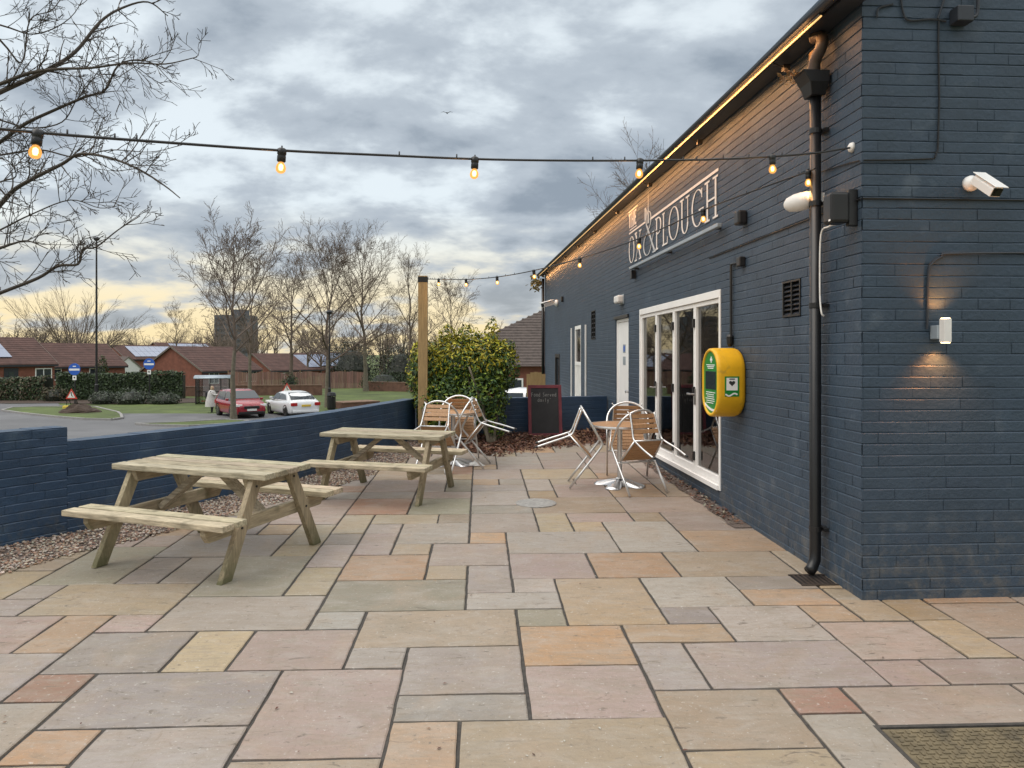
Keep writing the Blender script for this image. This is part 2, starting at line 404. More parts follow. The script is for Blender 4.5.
sheet('planting_bed', [PL(-60, 404.2), PL(60, 403.4), PL(118, 404.6), PL(200, 402.8), PL(200, 398.6), PL(-60, 398.6)], M['soil'], .03)

WALL = [(-5.6, 2.2), (-4.85, 4.2), (-4.08, 6.05), (-3.70, 6.67), (-3.19, 7.68), (-2.52, 9.05), (-2.12, 10.5), (-1.76, 12.1), (-1.62, 12.75)]
wl = catmull([ld(a, b) for a, b in WALL], 8)
def wallx(y):
    for a, b in zip(wl, wl[1:]):
        if a.y <= y <= b.y: return a.x+(b.x-a.x)*(y-a.y)/(b.y-a.y)
    return -6 if y < wl[0].y else wl[-1].x
# ---- paving laid as rectangular sandstone slabs (each stone bevelled and slightly out of level)
UT = {-10: -3.117, -9: -2.847, -8: -2.543, -7: -2.246, -6: -1.945, -5: -1.641, -4: -1.308, -3: -1.014, -2: -.708, -1: -.394, 0: -.091, 1: .226, 2: .528, 3: .839, 4: 1.134, 5: 1.449, 6: 1.758, 7: 2.03, 8: 2.33, 9: 2.615, 10: 2.89}
VT = {-6: 3.116, -5: 3.397, -4: 3.654, -3: 3.955, -2: 4.226, -1: 4.502, 0: 4.789, 1: 5.103, 2: 5.392, 3: 5.724, 4: 6.026, 5: 6.349, 6: 6.697, 7: 7.044, 8: 7.417, 9: 7.78, 10: 8.151}
def UX(u):
    if u in UT: return UT[u]
    return UT[-10]+(u+10)*.303 if u < -10 else UT[10]+(u-10)*.303
def VY(v):
    if v in VT: return VT[v]
    return VT[-6]+(v+6)*.29 if v < -6 else VT[10]+(v-10)*.36
SC = {'g': (.305, .268, .240), 'l': (.362, .322, .290), 'p': (.365, .286, .250), 't': (.385, .282, .175), 'y': (.385, .310, .200),
      'o': (.405, .262, .155), 'r': (.320, .178, .118), 'e': (.262, .238, .180), 'b': (.345, .282, .198), 'n': (.28, .212, .15)}
SLABS = [(-3, 0, 0, 2, 'e'), (-2, -2, 1, 0, 'b'), (0, 1, 1, 3, 'g'), (-1, 2, 0, 3, 'y'), (1, 2, 3, 4, 'p'), (1, 1, 2, 2, 'l'), (0, 0, 2, 1, 'l'), (1, -1, 2, 0, 'e'),
 (2, -1, 4, 2, 't'), (1, -3, 3, -1, 'o'), (1, -5, 3, -3, 'p'), (-1, -4, 1, -2, 'g'), (-1, -5, 1, -4, 'g'), (-3, -6, -1, -3, 'p'), (-2, -3, -1, -2, 'g'),
 (-4, -3, -2, -1, 'p'), (-5, -3, -4, -1, 'y'), (-3, -1, -2, 0, 'l'), (-6, -1, -3, 1, 'g'), (-4, 1, -3, 3, 'y'), (-4, 3, -3, 5, 'l'), (-6, 1, -4, 4, 'e'),
 (-3, 2, -1, 4, 'o'), (-9, 0, -6, 2, 'y'), (-10, 1, -9, 2, 'g'), (-8, -2, -7, 0, 'o'), (-7, -1, -6, 0, 'p'), (-7, -3, -5, -1, 'g'), (-7, -4, -6, -3, 'r'),
 (-6, -5, -3, -3, 'g'), (-6, -6, -5, -5, 'o'), (-10, 2, -8, 5, 'e'), (-8, 2, -7, 3, 'g'), (-8, 3, -7, 4, 'g'), (-7, 2, -6, 4, 'g'), (-8, 4, -5, 6, 'g'),
 (-5, 4, -4, 5, 'y'), (-3, 4, -2, 6, 'p'), (-3, 6, -2, 7, 'g'), (-3, 7, -1, 8, 'b'), (-2, 5, 0, 7, 'g'), (-2, 4, -1, 5, 't'), (-1, 3, 1, 5, 'p'),
 (0, 5, 1, 6, 'o'), (0, 6, 2, 8, 'p'), (2, 6, 3, 8, 'y'), (1, 4, 4, 6, 'g'), (3, 6, 4, 7, 't'), (3, 7, 5, 8, 'p'), (4, 4, 6, 7, 'l'), (3, 2, 5, 4, 'o'),
 (5, 2, 8, 4, 'b'), (6, 6, 9, 8, 'p'), (6, 4, 9, 6, 't'), (5, 7, 6, 8, 'n'), (5, 8, 8, 10, 'p'), (4, 0, 6, 2, 'l'), (6, 1, 8, 2, 'g'), (6, 0, 8, 1, 'o'),
 (4, -1, 5, 0, 'g'), (5, -2, 7, 0, 'l'), (3, -2, 5, -1, 't'), (3, -4, 4, -2, 'g'), (4, -4, 7, -2, 'g'), (3, -6, 5, -4, 'b'), (5, -5, 6, -4, 'r'),
 (7, -4, 8, -3, 'p'), (7, -3, 9, -1, 'p'), (9, -3, 10, -1, 't'), (7, -1, 8, 0, 't'), (8, -1, 9, 1, 'y'), (9, -1, 10, 1, 't'), (8, -4, 10, -3, 'p'), (6, -5, 9, -4, 'p'),
 (-11, 0, -9, 1, 'g'), (-13, 1, -10, 3, 'y'), (-10, -2, -8, 0, 'p'), (-9, -4, -7, -2, 'l'), (-8, -6, -6, -4, 'l'), (-5, -7, -3, -5, 'l'), (-3, -8, -1, -6, 'b'),
 (-1, -7, 0, -5, 't'), (0, -7, 3, -5, 'b'), (3, -8, 5, -6, 'y'), (5, -7, 6, -5, 'g'), (10, -2, 12, 0, 'b'), (8, 1, 9, 2, 't'), (8, 2, 9, 4, 'b'), (10, 0, 12, 1, 'o'),
 (-5, 5, -4, 7, 'b'), (-4, 5, -3, 6, 'g'), (-8, 6, -6, 8, 'g'), (-6, 6, -5, 7, 't'), (-1, 7, 0, 8, 'n'), (0, 8, 2, 9, 'g'), (2, 8, 5, 10, 'n'), (-2, 8, 0, 10, 'e'), (0, 9, 2, 11, 'l'),
 (2, 10, 3, 11, 't'), (3, 10, 5, 12, 'p'), (5, 10, 7, 12, 'o'), (7, 10, 8, 12, 'b'), (2, 13, 5, 15, 'y'), (0, 13, 2, 15, 'g'), (2, 11, 3, 13, 'l'), (0, 11, 2, 12, 'g'), (0, 12, 1, 13, 'o')]
U0, U1, V0, V1 = -22, 16, -16, 27
occ = {}
for i, s_ in enumerate(SLABS):
    for u in range(s_[0], s_[2]):
        for v in range(s_[1], s_[3]): occ[(u, v)] = i
for u in (6, 7, 8):
    for v in (-7, -6): occ[(u, v)] = -1            # the inspection cover lies here
rs = random.Random(11)
extra = []
wts = 'ggglllppptttbbyoenr'
for v in range(V0, V1):
    for u in range(U0, U1):
        if (u, v) in occ: continue
        opts = [(3, 2), (2, 3), (2, 2), (2, 1), (1, 2), (1, 1), (3, 2), (2, 2)]
        rs.shuffle(opts)
        for w, h in opts+[(1, 1)]:
            cells = [(u+a, v+b) for a in range(w) for b in range(h)]
            if all(c not in occ for c in cells):
                for c in cells: occ[c] = 0
                extra.append((u, v, u+w, v+h, rs.choice(wts))); break
mb = MB()
for (u0, v0, u1, v1, k) in SLABS+extra:
    x0, x1, y0, y1 = UX(u0), UX(u1), VY(v0), VY(v1)
    if y0 > 13.2 or x0 > 5 or x1 < wallx((y0+y1)/2)+.05 or (x0 > 2.5 and y0 > 5.3): continue
    if (u0, v0) == (6, -5): y0 = gnd(872.5, 725.4).y-.004
    j = .0085
    x0 += j+rs.uniform(-.002, .002); x1 -= j+rs.uniform(-.002, .002); y0 += j+rs.uniform(-.002, .002); y1 -= j+rs.uniform(-.002, .002)
    c = tuple(x*y for x, y in zip(jit(SC[k], .14, rs), (.90, .87, .85)))
    dz = rs.uniform(-.0015, .0025); tx = rs.uniform(-.0025, .0025); ty = rs.uniform(-.0025, .0025)
    loop = []
    for (ax, ay, bx_, by) in ((x0, y0, x1, y0), (x1, y0, x1, y1), (x1, y1, x0, y1), (x0, y1, x0, y0)):
        n = max(2, int(math.dist((ax, ay), (bx_, by))/.07))
        nx, ny = (ay-by), (bx_-ax); ln = math.hypot(nx, ny)
        for q in range(n):
            t = q/n; e = rs.uniform(-.0028, .0022) if q else -.002
            loop.append((ax+(bx_-ax)*t - nx/ln*e, ay+(by-ay)*t - ny/ln*e))
    cx, cy = (x0+x1)/2, (y0+y1)/2
    def P3(p, ins, h): 
        x = cx+(p[0]-cx)*(1-ins/max(.12, abs(x1-x0)/2)); y = cy+(p[1]-cy)*(1-ins/max(.12, abs(y1-y0)/2))
        return (x, y, gz(y)+dz+tx*(x-cx)/.4+ty*(y-cy)/.4+h)
    n = len(loop)
    vs = [P3(p, .007, 0) for p in loop]+[P3(p, 0, -.004) for p in loop]+[P3(p, 0, -.025) for p in loop]
    fs = [tuple(range(n))]+[(i, i+n, (i+1) % n+n, (i+1) % n) for i in range(n)]+[(i+n, i+2*n, (i+1) % n+2*n, (i+1) % n+n) for i in range(n)]
    mb.add(vs, fs, c)
tag(mb.build('patio_paving', M['slab']), kind='structure')

# ---- low boundary wall, plan from the photograph (lateral, depth)
mb = MB()
for i in range(len(wl)-1):
    mb.quad(*[Vector((x, y, gz(y)-.010)) for x, y in ((wl[i].x, wl[i].y), (5.2, wl[i].y), (5.2, wl[i+1].y), (wl[i+1].x, wl[i+1].y))])
mb.quad((-5.6, -2, gz(-2)-.010), (5.2, -2, gz(-2)-.010), (5.2, wl[0].y, gz(wl[0].y)-.010), (wl[0].x, wl[0].y, gz(wl[0].y)-.010))
tag(mb.build('patio_bedding', M['mortar']), kind='structure')
def wall_at(px):                              # index on wl of picture column px
    best = None
    for i in range(len(wl)-1):
        for q in range(4):
            p = wl[i].lerp(wl[i+1], q/4)
            d = p.x*ST+p.y*CT; lat = p.x*CT-p.y*ST
            e = abs(CX+F*lat/d-px)
            if best is None or e < best[0]: best = (e, i+q/4)
    return best[1]
CO = .0733
def course_strip(mb, A, B, nrm, z0, z1, c, dep):   # one brick: chamfered profile run from A to B
    a = .0062
    pr = [(z0, -.0058), (z0+a*.6, dep-.0008), (z1-a*1.5, dep), (z1, -.0058)]
    vs = [A+UZ*z+nrm*o for z, o in pr]+[B+UZ*z+nrm*o for z, o in pr]
    mb.add(vs, [(0, 4, 5, 1), (1, 5, 6, 2), (2, 6, 7, 3)], c)
def brick_face(mb, path, side, z0, z1, holes=(), seed=1, joints=.4, ztop=None, cj=.05):
    """bricks along a plan path (list of points); side=+1 left normal; holes (u0,u1,z0,z1) in path length"""
    rr = random.Random(seed)
    L = [0]
    for a, b in zip(path, path[1:]): L.append(L[-1]+(b-a).length)
    def pos(u):
        u = min(max(u, 0), L[-1]); i = 0
        while i < len(L)-2 and L[i+1] < u: i += 1
        return path[i].lerp(path[i+1], (u-L[i])/(L[i+1]-L[i]))
    def nrm(u):
        t = (pos(u+.05)-pos(u-.05)).normalized(); return Vector((-t.y, t.x, 0))*side
    n = int(math.ceil((z1-z0)/CO-1e-6))
    for k in range(n):
        za = z0+k*CO; zb = min(za+CO, z1)
        zm = (za+zb)/2
        cut = sorted((h[0], h[1]) for h in holes if h[2] <= zm <= h[3])
        us = []; u = -(.1125 if k % 2 else 0)+rr.uniform(-.01, .01)
        while u < L[-1]:
            us.append(max(0, u)); u += .225+rr.uniform(-.006, .006)
        us.append(L[-1])
        wob = 0
        for a, b in zip(us, us[1:]):
            segs = [(a, b)]
            for h0, h1 in cut:
                ns = []
                for p, q in segs:
                    if q <= h0 or p >= h1: ns.append((p, q)); continue
                    if p < h0: ns.append((p, h0))
                    if q > h1: ns.append((h1, q))
                segs = ns
            dep = rr.uniform(-.0008, .0010); c = jit((1, 1, 1), cj, rr); gap = rr.random() < joints
            z_j = rr.uniform(-.002, .002)
            for p, q in segs:
                if q-p < .004: continue
                e = .007 if (gap and q == b and q-p > .03) else 0
                course_strip(mb, pos(p), pos(q-e), nrm((p+q)/2), za+z_j, zb+z_j*.3, c, dep)
                if e: course_strip(mb, pos(q-e), pos(q), nrm(q), za, zb, c, -.0024)
                A = pos(p); B = pos(q); m_ = nrm((p+q)/2)*-.010
                mb.add([A+UZ*za+m_, B+UZ*za+m_, B+UZ*zb+m_, A+UZ*zb+m_], [(0, 1, 2, 3)], (.75, .75, .75))

def low_wall(name, label, path, z_top, seed, thick=.215):
    t = thing(name, label, 'wall', (path[0].x, path[0].y, 0))
    zb = -.4+(z_top+.4) % CO
    mb = MB()
    brick_face(mb, path, -1, zb, z_top, seed=seed, joints=.3, cj=.045)
    off = []
    for i, p in enumerate(path):
        tt = (path[min(i+1, len(path)-1)]-path[max(i-1, 0)]).normalized(); off.append(p+Vector((-tt.y, tt.x, 0))*thick)
    for p, q in ((path[0], off[0]), (path[-1], off[-1])):
        tt = (q-p).normalized()
        mb.add([p+UZ*zb, q+UZ*zb, q+UZ*z_top, p+UZ*z_top], [(0, 1, 2, 3)], (1, 1, 1))
    for i in range(len(path)-1):
        mb.add([off[i]+UZ*zb, off[i+1]+UZ*zb, off[i+1]+UZ*z_top, off[i]+UZ*z_top], [(3, 2, 1, 0)], (1, 1, 1))
    mb.build('brickwork', M['navy_wall'], t)
    cp = MB()
    rr = random.Random(seed+3)
    for i in range(len(path)-1):
        n = max(1, int((path[i+1]-path[i]).length/.11))
        for q in range(n):
            a = path[i].lerp(path[i+1], q/n); b = path[i].lerp(path[i+1], (q+1)/n); a2 = off[i].lerp(off[i+1], q/n); b2 = off[i].lerp(off[i+1], (q+1)/n)
            d = (b-a).normalized()*.002; h = rr.uniform(-.0015, .0015); c = jit((1, 1, 1), .08, rr)
            tp = [a+d+UZ*(z_top+.004+h), b-d+UZ*(z_top+.004+h), b2-d+UZ*(z_top+.004+h), a2+d+UZ*(z_top+.004+h)]
            cp.add(tp, [(0, 1, 2, 3)], c)
            lo = [p-UZ*.006 for p in tp]
            cp.add(tp+lo, [(1, 0, 4, 5), (3, 2, 6, 7), (2, 1, 5, 6), (0, 3, 7, 4)], c)
    cp.build('coping', M['navy_wall'], t)
    return t
k_ = wall_at(67); ki = int(k_)
sp = wl[ki].lerp(wl[ki+1], k_-ki)
near = wl[:ki+1]+[sp]; farw = [sp]+wl[ki+1:]
low_wall('boundary_wall', 'raised end of the low navy brick wall, a step higher, at the left edge', near, 1.072, 31)
low_wall('boundary_wall', 'long low curving navy brick wall behind the two picnic tables', farw, .948, 32)
fa = farw[-1]; fb = C0+BU*sx(608)+BN*.0
fe = C0+BU*sx(608)
low_wall('boundary_wall', 'short navy brick wall behind the chalkboard, joining the pub', [fa+Vector((.02, -.02, 0)), fa.lerp(fe, .5), fe-BU*0+BN*.02], .93, 33)

# ---- gravel strip and leaf bed
def offset_path(path, d):
    o = []
    for i, p in enumerate(path):
        tt = (path[min(i+1, len(path)-1)]-path[max(i-1, 0)]).normalized(); o.append(p+Vector((tt.y, -tt.x, 0))*d)
    return o
mb = MB(); inn = offset_path(wl, .54)
for i in range(len(wl)-1):
    a, b, c, d = wl[i], wl[i+1], inn[i+1], inn[i]
    mb.quad(*[Vector((p.x, p.y, gz(p.y)+h)) for p, h in ((d, .006), (c, .006), (b, .035), (a, .035))])
tag(mb.build('gravel_bed', M['gravel_base']), kind='structure')
ICO = None
def ico():
    global ICO
    if ICO is None:
        bm = bmesh.new(); bmesh.ops.create_icosphere(bm, subdivisions=1, radius=1)
        bm.verts.index_update(); ICO = ([v.co.copy() for v in bm.verts], [[v.index for v in f.verts] for f in bm.faces]); bm.free()
    return ICO
iv, ifc = ico()
mb = MB(); rg = random.Random(5)
GC = [(.42, .33, .26), (.34, .21, .14), (.50, .44, .37), (.26, .18, .14), (.58, .50, .42), (.38, .24, .17), (.22, .17, .14)]
Lw = [(wl[i+1]-wl[i]).length for i in range(len(wl)-1)]
for n in range(11000):
    i = rg.choices(range(len(Lw)), [l*(1.6 if wl[k].y < 9.5 else .8)*(0 if wl[k].y < 4 else 1) for k, l in enumerate(Lw)])[0]
    t = rg.random(); w = rg.random()**.9 if rg.random() < .93 else 1+abs(rg.gauss(0, .07))
    p = wl[i].lerp(wl[i+1], t).lerp(inn[i].lerp(inn[i+1], t), w)
    s = rg.uniform(.006, .014)
    z = gz(p.y)+(.035*(1-min(1, w))+.008)+rg.uniform(-.002, .006)
    q = Matrix.Rotation(rg.uniform(0, 6.28), 3, 'Z') @ Matrix.Rotation(rg.uniform(-.5, .5), 3, 'X') @ Matrix.Diagonal((s*rg.uniform(.8, 1.5), s, s*rg.uniform(.5, .8)))
    mb.add([p*1+UZ*0+Vector((0, 0, z-p.z))+q @ v for v in iv], ifc, jit(rg.choice(GC), .2, rg))
tag(mb.build('gravel', M['gravel'], smooth=False), kind='stuff')

def leaf_mesh(mb, p, s, rg, c, tilt=.5, curl=.25):
    q = Matrix.Rotation(rg.uniform(0, 6.28), 3, 'Z') @ Matrix.Rotation(rg.uniform(-tilt, tilt), 3, 'X') @ Matrix.Rotation(rg.uniform(-tilt, tilt), 3, 'Y')
    h = s*curl*rg.uniform(.3, 1)
    vs = [(-s, 0, 0), (-.2*s, -.45*s, h), (s, 0, .3*h), (-.2*s, .45*s, h), (0, 0, 0)]
    mb.add([p+q @ Vector(v) for v in vs], [(0, 1, 4), (1, 2, 4), (2, 3, 4), (3, 0, 4)], c)
mb = MB()
edge_near = [gnd(474, 453), gnd(490, 453), gnd(515, 450), gnd(540, 447.5), gnd(575, 444.5), gnd(606, 442)]
edge_far = [fa.lerp(fe, t) for t in (0, .2, .4, .6, .8, 1)]
en = catmull(edge_near, 5); ef = catmull(edge_far, 5)
for i in range(len(en)-1):
    mb.quad(*[Vector((p.x, p.y, gz(p.y)+h)) for p, h in ((en[i], .004), (en[i+1], .004), (ef[i+1], .03), (ef[i], .03))])
tag(mb.build('leaf_bed', M['soil']), kind='structure')
LC = [(.17, .068, .042), (.13, .05, .032), (.21, .095, .05), (.09, .042, .03), (.16, .09, .06), (.26, .14, .08)]
mb = MB()
for n in range(4200):
    i = rg.randrange(len(en)-1); t = rg.random(); w = rg.random()
    if rg.random() < .06: w = -abs(rg.gauss(0, .12))
    p = en[i].lerp(en[i+1], t).lerp(ef[i].lerp(ef[i+1], t), w)
    p.z = gz(p.y)+max(.006, .015+.05*max(0, w)*rg.random()+.03*max(0, w))
    leaf_mesh(mb, p, rg.uniform(.022, .045), rg, jit(rg.choice(LC), .25, rg), .8)
for n in range(700):                            # strip below the glazed doors
    s = rg.uniform(2.0, 7.4); o = rg.uniform(.0, .17)
    p = W(s, 0, o); p.z = gz(p.y)+rg.uniform(.006, .03)
    leaf_mesh(mb, p, rg.uniform(.012, .03), rg, jit(rg.choice(LC+[(.30, .27, .22)]*3), .25, rg), .5)
for n in range(60):                             # strays
    p = gnd(rg.uniform(-40, 900), rg.uniform(470, 760)); p.z += .006
    if p.x > 2.3 and p.y > 4.7: continue
    leaf_mesh(mb, p, rg.uniform(.006, .014), rg, jit(rg.choice(LC), .3, rg)if rg.random() < .7 else (.5, .48, .42), .15)
tag(mb.build('fallen_leaves', M['leaf_litter']), kind='stuff')
mb = MB()
for i in range(40):
    s0 = 1.9+i*.145; a = W(s0, 0, .16+.02*math.sin(i*1.7)); b = W(s0+.145, 0, .16+.02*math.sin((i+1)*1.7)); c = W(s0+.145, 0, 0); d = W(s0, 0, 0)
    mb.quad(*[Vector((p.x, p.y, gz(p.y)+.005)) for p in (a, b, c, d)])
tag(mb.build('soil_strip', M['gravel_base']), kind='structure')
# ================================================================== THE PUB
ZB = -.13
TOPW = 4.3
LEN = 20.0
pub = thing('pub_building', 'long navy painted brick pub with white glazed doors and a dark eaves gutter', 'pub', tuple(C0))
def hs(px0, px1, off=0.0):
    a, b = sx(px0, off), sx(px1, off); return (min(a, b), max(a, b))
DO = (sx(721), sx(640)); DZ = (.30, 2.36)                       # glazed doors
SV = (sx(628.5), sx(615.5)); SZ = (.16, 2.30)                      # service door
WN = (sx(580.9), sx(574.6)); WNZ = (.55, 2.37)
VN = (sx(801), sx(783)); VZ = (1.985, 2.315)
VF = (sx(595.5), sx(591.5)); VFZ = (2.0, 2.55)
BK = (sx(559.8), sx(555.2)); BKZ = (.7, 1.72)
holes = [(DO[0], DO[1], *DZ), (SV[0], SV[1], *SZ), (WN[0], WN[1], *WNZ), (VN[0], VN[1], *VZ), (VF[0], VF[1], *VFZ), (BK[0], BK[1], *BKZ)]
def snapz(z): return ZB+round((z-ZB)/CO)*CO
holes = [(a, b, snapz(c)+.001, snapz(d)-.001) for a, b, c, d in holes]
DZ = (holes[0][2]-.001, holes[0][3]+.001); SZ = (holes[1][2]-.001, holes[1][3]+.001); WNZ = (holes[2][2]-.001, holes[2][3]+.001)
VZ = (holes[3][2]-.001, holes[3][3]+.001); VFZ = (holes[4][2]-.001, holes[4][3]+.001); BKZ = (holes[5][2]-.001, holes[5][3]+.001)
mb = MB()
brick_face(mb, [C0, C0+BU*LEN], 1, ZB, TOPW, holes, seed=4, joints=.25, cj=.035)
REV = .12
for a, b, z0, z1 in holes:                                         # painted reveals
    z0 -= .001; z1 += .001
    for (p, q) in (((a, z0), (a, z1)), ((b, z1), (b, z0)), ((a, z1), (b, z1)), ((b, z0), (a, z0))):
        mb.add([W(p[0], p[1], -.0005), W(q[0], q[1], -.0005), W(q[0], q[1], -REV), W(p[0], p[1], -REV)], [(0, 1, 2, 3)], (.9, .9, .9))
mb.build('side_wall', M['navy'], pub)
mb = MB()
brick_face(mb, [C0, C0+BF*9.0], -1, ZB, TOPW, seed=9, joints=.3, cj=.035)
pk = TOPW+9.0/2*math.tan(R(22))
mb.add([Wf(0, TOPW, -.004), Wf(9, TOPW, -.004), Wf(4.5, pk, -.004)], [(0, 1, 2)], (1, 1, 1))
mb.build('front_wall', M['navy'], pub)
mb = MB()
B0 = C0+BF*9+BU*0; B1 = C0+BF*9+BU*LEN; E1 = C0+BU*LEN
mb.quad(B0+UZ*ZB, B1+UZ*ZB, B1+UZ*TOPW, B0+UZ*TOPW)
mb.add([E1+UZ*ZB, B1+UZ*ZB, B1+UZ*TOPW, E1+BF*4.5+UZ*pk, E1+UZ*TOPW], [(0, 1, 2, 3, 4)])
mb.build('rear_wall', M['navy'], pub)
# gutter line measured at two columns
G_OFF = .20
gs0, gz0 = wz(820, 16, G_OFF); gs1, gz1 = wz(548, 267, G_OFF)
def gutz(s): return gz0+(gz1-gz0)*(s-gs0)/(gs1-gs0)
mb = MB(); EV = .17; s0, s1 = -.10, LEN+.25
run = math.cos(R(22)); 
for side in (0, 1):
    def rp(s, u): return C0+BU*s+BF*u+UZ*(gutz(s)+.045+(u+EV)*math.tan(R(22)))
    def rq(s, u): return C0+BU*s+BF*(9-u)+UZ*(gutz(s)+.045+(u+EV)*math.tan(R(22)))
    f = rp if side == 0 else rq
    mb.prism([f(s0, -EV), f(s1, -EV), f(s1, 4.5), f(s0, 4.5)], UZ*.035)
mb.build('roof', M['tile_dark'], pub)
mb = MB()
mb.add([C0+BU*s+BN*o+UZ*(gutz(s)+h) for s in (s0, s1) for o, h in ((.02, .0), (EV, .0), (EV, .045), (.02, .045))], [(0, 1, 2, 3), (7, 6, 5, 4), (0, 4, 5, 1), (1, 5, 6, 2), (2, 6, 7, 3), (3, 7, 4, 0)])
mb.build('soffit', M['fascia'], pub)
mb = MB()                                                           # half round gutter with brackets
prof = [(math.cos(a)*.042, math.sin(a)*.042) for a in [math.pi+math.pi*k/8 for k in range(9)]]
vs = []
for s in (s0, s1):
    for r_ in (1.0, .9):
        for x, z in prof: vs.append(C0+BU*s+BN*(EV+.038+x*r_)+UZ*(gutz(s)+.048+z*r_))
fs = []
for k in range(8):
    fs += [(k, k+1, 18+k+1, 18+k), (9+k+1, 9+k, 27+k, 27+k+1)]
fs += [(0, 18, 27, 9), (8, 17, 35, 26)]
mb.add(vs, fs)
mb.build('gutter', M['fascia'], pub)
# LED strip under the gutter: a lamp fixed to the eaves
led = thing('strip_light', 'long thin glowing amber strip light running under the pub gutter', 'strip light', tuple(W(.3, gutz(.3), .2)))
mb = MB(); q = [W(s, gutz(s)-.012, .205) for s in (.14, LEN-.2)]
mb.beam(q[0], q[1], .009, .008, side=BN); mb.build('glowing_strip', M['led'], led)
mb = MB(); mb.beam(q[0]+UZ*.010, q[1]+UZ*.010, .030, .010, side=BN); 
for k in range(9):
    s = 1.0+k*2.2; p = W(s, gutz(s)-.05, .08); mb.box(p, BU*.05, BN*.05, UZ*.05); mb.tube([p, W(s, gutz(s)-.006, .2)], .007, 5)
mb.build('mounting_channel', M['black'], led)
def area(name, loc, xdir, ndir, sx_, sy_, e, colr):
    l = bpy.data.lights.new(name, 'AREA'); l.shape = 'RECTANGLE'; l.size = sx_; l.size_y = sy_; l.energy = e; l.color = colr
    o = bpy.data.objects.new(name, l); col.objects.link(o)
    z = -Vector(ndir).normalized(); x = Vector(xdir).normalized(); y = z.cross(x).normalized(); x = y.cross(z)
    o.matrix_world = Matrix((( x.x, y.x, z.x, loc[0]), (x.y, y.y, z.y, loc[1]), (x.z, y.z, z.z, loc[2]), (0, 0, 0, 1)))
    return o
area('strip_lamp', W(LEN/2, gutz(LEN/2)-.050, .190), BU+UZ*((gz1-gz0)/(gs1-gs0)), -BN-UZ*.70, LEN-.6, .016, 56, (1, .45, .15))

# ---- glazed folding doors
bf = MB(); fd = .10
def frame_bar(mb, a, b, z0, z1, o0, o1): 
    mb.box(W((a+b)/2, (z0+z1)/2, (o0+o1)/2), BU*(b-a), BN*(o1-o0), UZ*(z1-z0))
a, b = DO; z0, z1 = DZ
e = .003
frame_bar(bf, a+e, a+.042, z0+e, z1-e, -.10, .012); frame_bar(bf, b-.042, b-e, z0+e, z1-e, -.10, .012)
frame_bar(bf, a+.042, b-.042, z1-.085, z1-e, -.10, .014); frame_bar(bf, a+.042, b-.042, z0+e, z0+.055, -.10, .03)
door = bf.build('folding_doors', M['white'], pub, bevel=.004)
lw_ = (b-a-.084)/4
HPX = []
for k in range(4):
    p = a+.042+k*lw_; q = p+lw_; g = .004
    L_ = MB(); st = .046; zz0, zz1 = z0+.059, z1-.089; o0, o1 = -.075, -.008
    frame_bar(L_, p+g, p+st, zz0, zz1, o0, o1); frame_bar(L_, q-st, q-g, zz0, zz1, o0, o1)
    frame_bar(L_, p+st, q-st, zz1-st, zz1, o0, o1); frame_bar(L_, p+st, q-st, zz0, zz0+st+.03, o0, o1)
    L_.build('door_leaf', M['white'], door, bevel=.004)
    gmb = MB(); gmb.box(W((p+q)/2, (zz0+zz1)/2+.01, -.045), BU*(lw_-2*st+.004), BN*.012, UZ*(zz1-zz0-2*st-.02))
    gmb.build('glass_pane', M['glass'], door)
for k in (1, 3):
    p = a+.042+k*lw_; h = MB()
    h.box(W(p-.03, 1.22, .0), BU*.035, BN*.012, UZ*.18); h.tube([W(p-.03, 1.25, .0), W(p-.03, 1.25, .05), W(p+.07, 1.25, .055)], .010, 8)
    h.build('door_handle', M['steel'], door)
for k in (1, 2, 3):
    for zz in (.55, 1.28, 2.05):
        h = MB(); h.box(W(a+.042+k*lw_, zz, .002), BU*.05, BN*.025, UZ*.10); h.build('hinge', M['black'], door)
# a dim room behind the glass
rm = MB(); i0, i1 = -.22, -5.5
A_, B_ = a-1.6, b+1.6
rm.quad(W(A_, z0, i0), W(B_, z0, i0), W(B_, z0, i1), W(A_, z0, i1)); rm.quad(W(A_, 2.9, i0), W(B_, 2.9, i0), W(B_, 2.9, i1), W(A_, 2.9, i1))
rm.quad(W(A_, z0, i1), W(B_, z0, i1), W(B_, 2.9, i1), W(A_, 2.9, i1))
rm.quad(W(A_, z0, i0), W(A_, z0, i1), W(A_, 2.9, i1), W(A_, 2.9, i0)); rm.quad(W(B_, z0, i0), W(B_, z0, i1), W(B_, 2.9, i1), W(B_, 2.9, i0))
for p, q in ((A_, a), (b, B_)): rm.quad(W(p, z0, i0), W(q, z0, i0), W(q, 2.9, i0), W(p, 2.9, i0))
rm.quad(W(a, z1, i0), W(b, z1, i0), W(b, 2.9, i0), W(a, 2.9, i0))
rm.build('room_interior', M['interior'], pub)
for c0, c1, am in ((a+.12, a+.42, .03), (a+.95, a+1.40, .03), (a+1.95, a+2.25, .03), (a+2.75, a+3.15, .03)):
    cm = MB(); n = 40; vs = []
    for k in range(n+1):
        s = c0+(c1-c0)*k/n; o = -.30+am*math.sin(k*1.1)+.01*math.sin(k*2.7)
        vs += [W(s, z0+.02, o-.03*math.sin(k*.3)), W(s+.02, z1-.05, o)]
    cm.add(vs, [(2*k, 2*k+2, 2*k+3, 2*k+1) for k in range(n)]); cm.build('curtain', M['curtain'], pub, smooth=True)

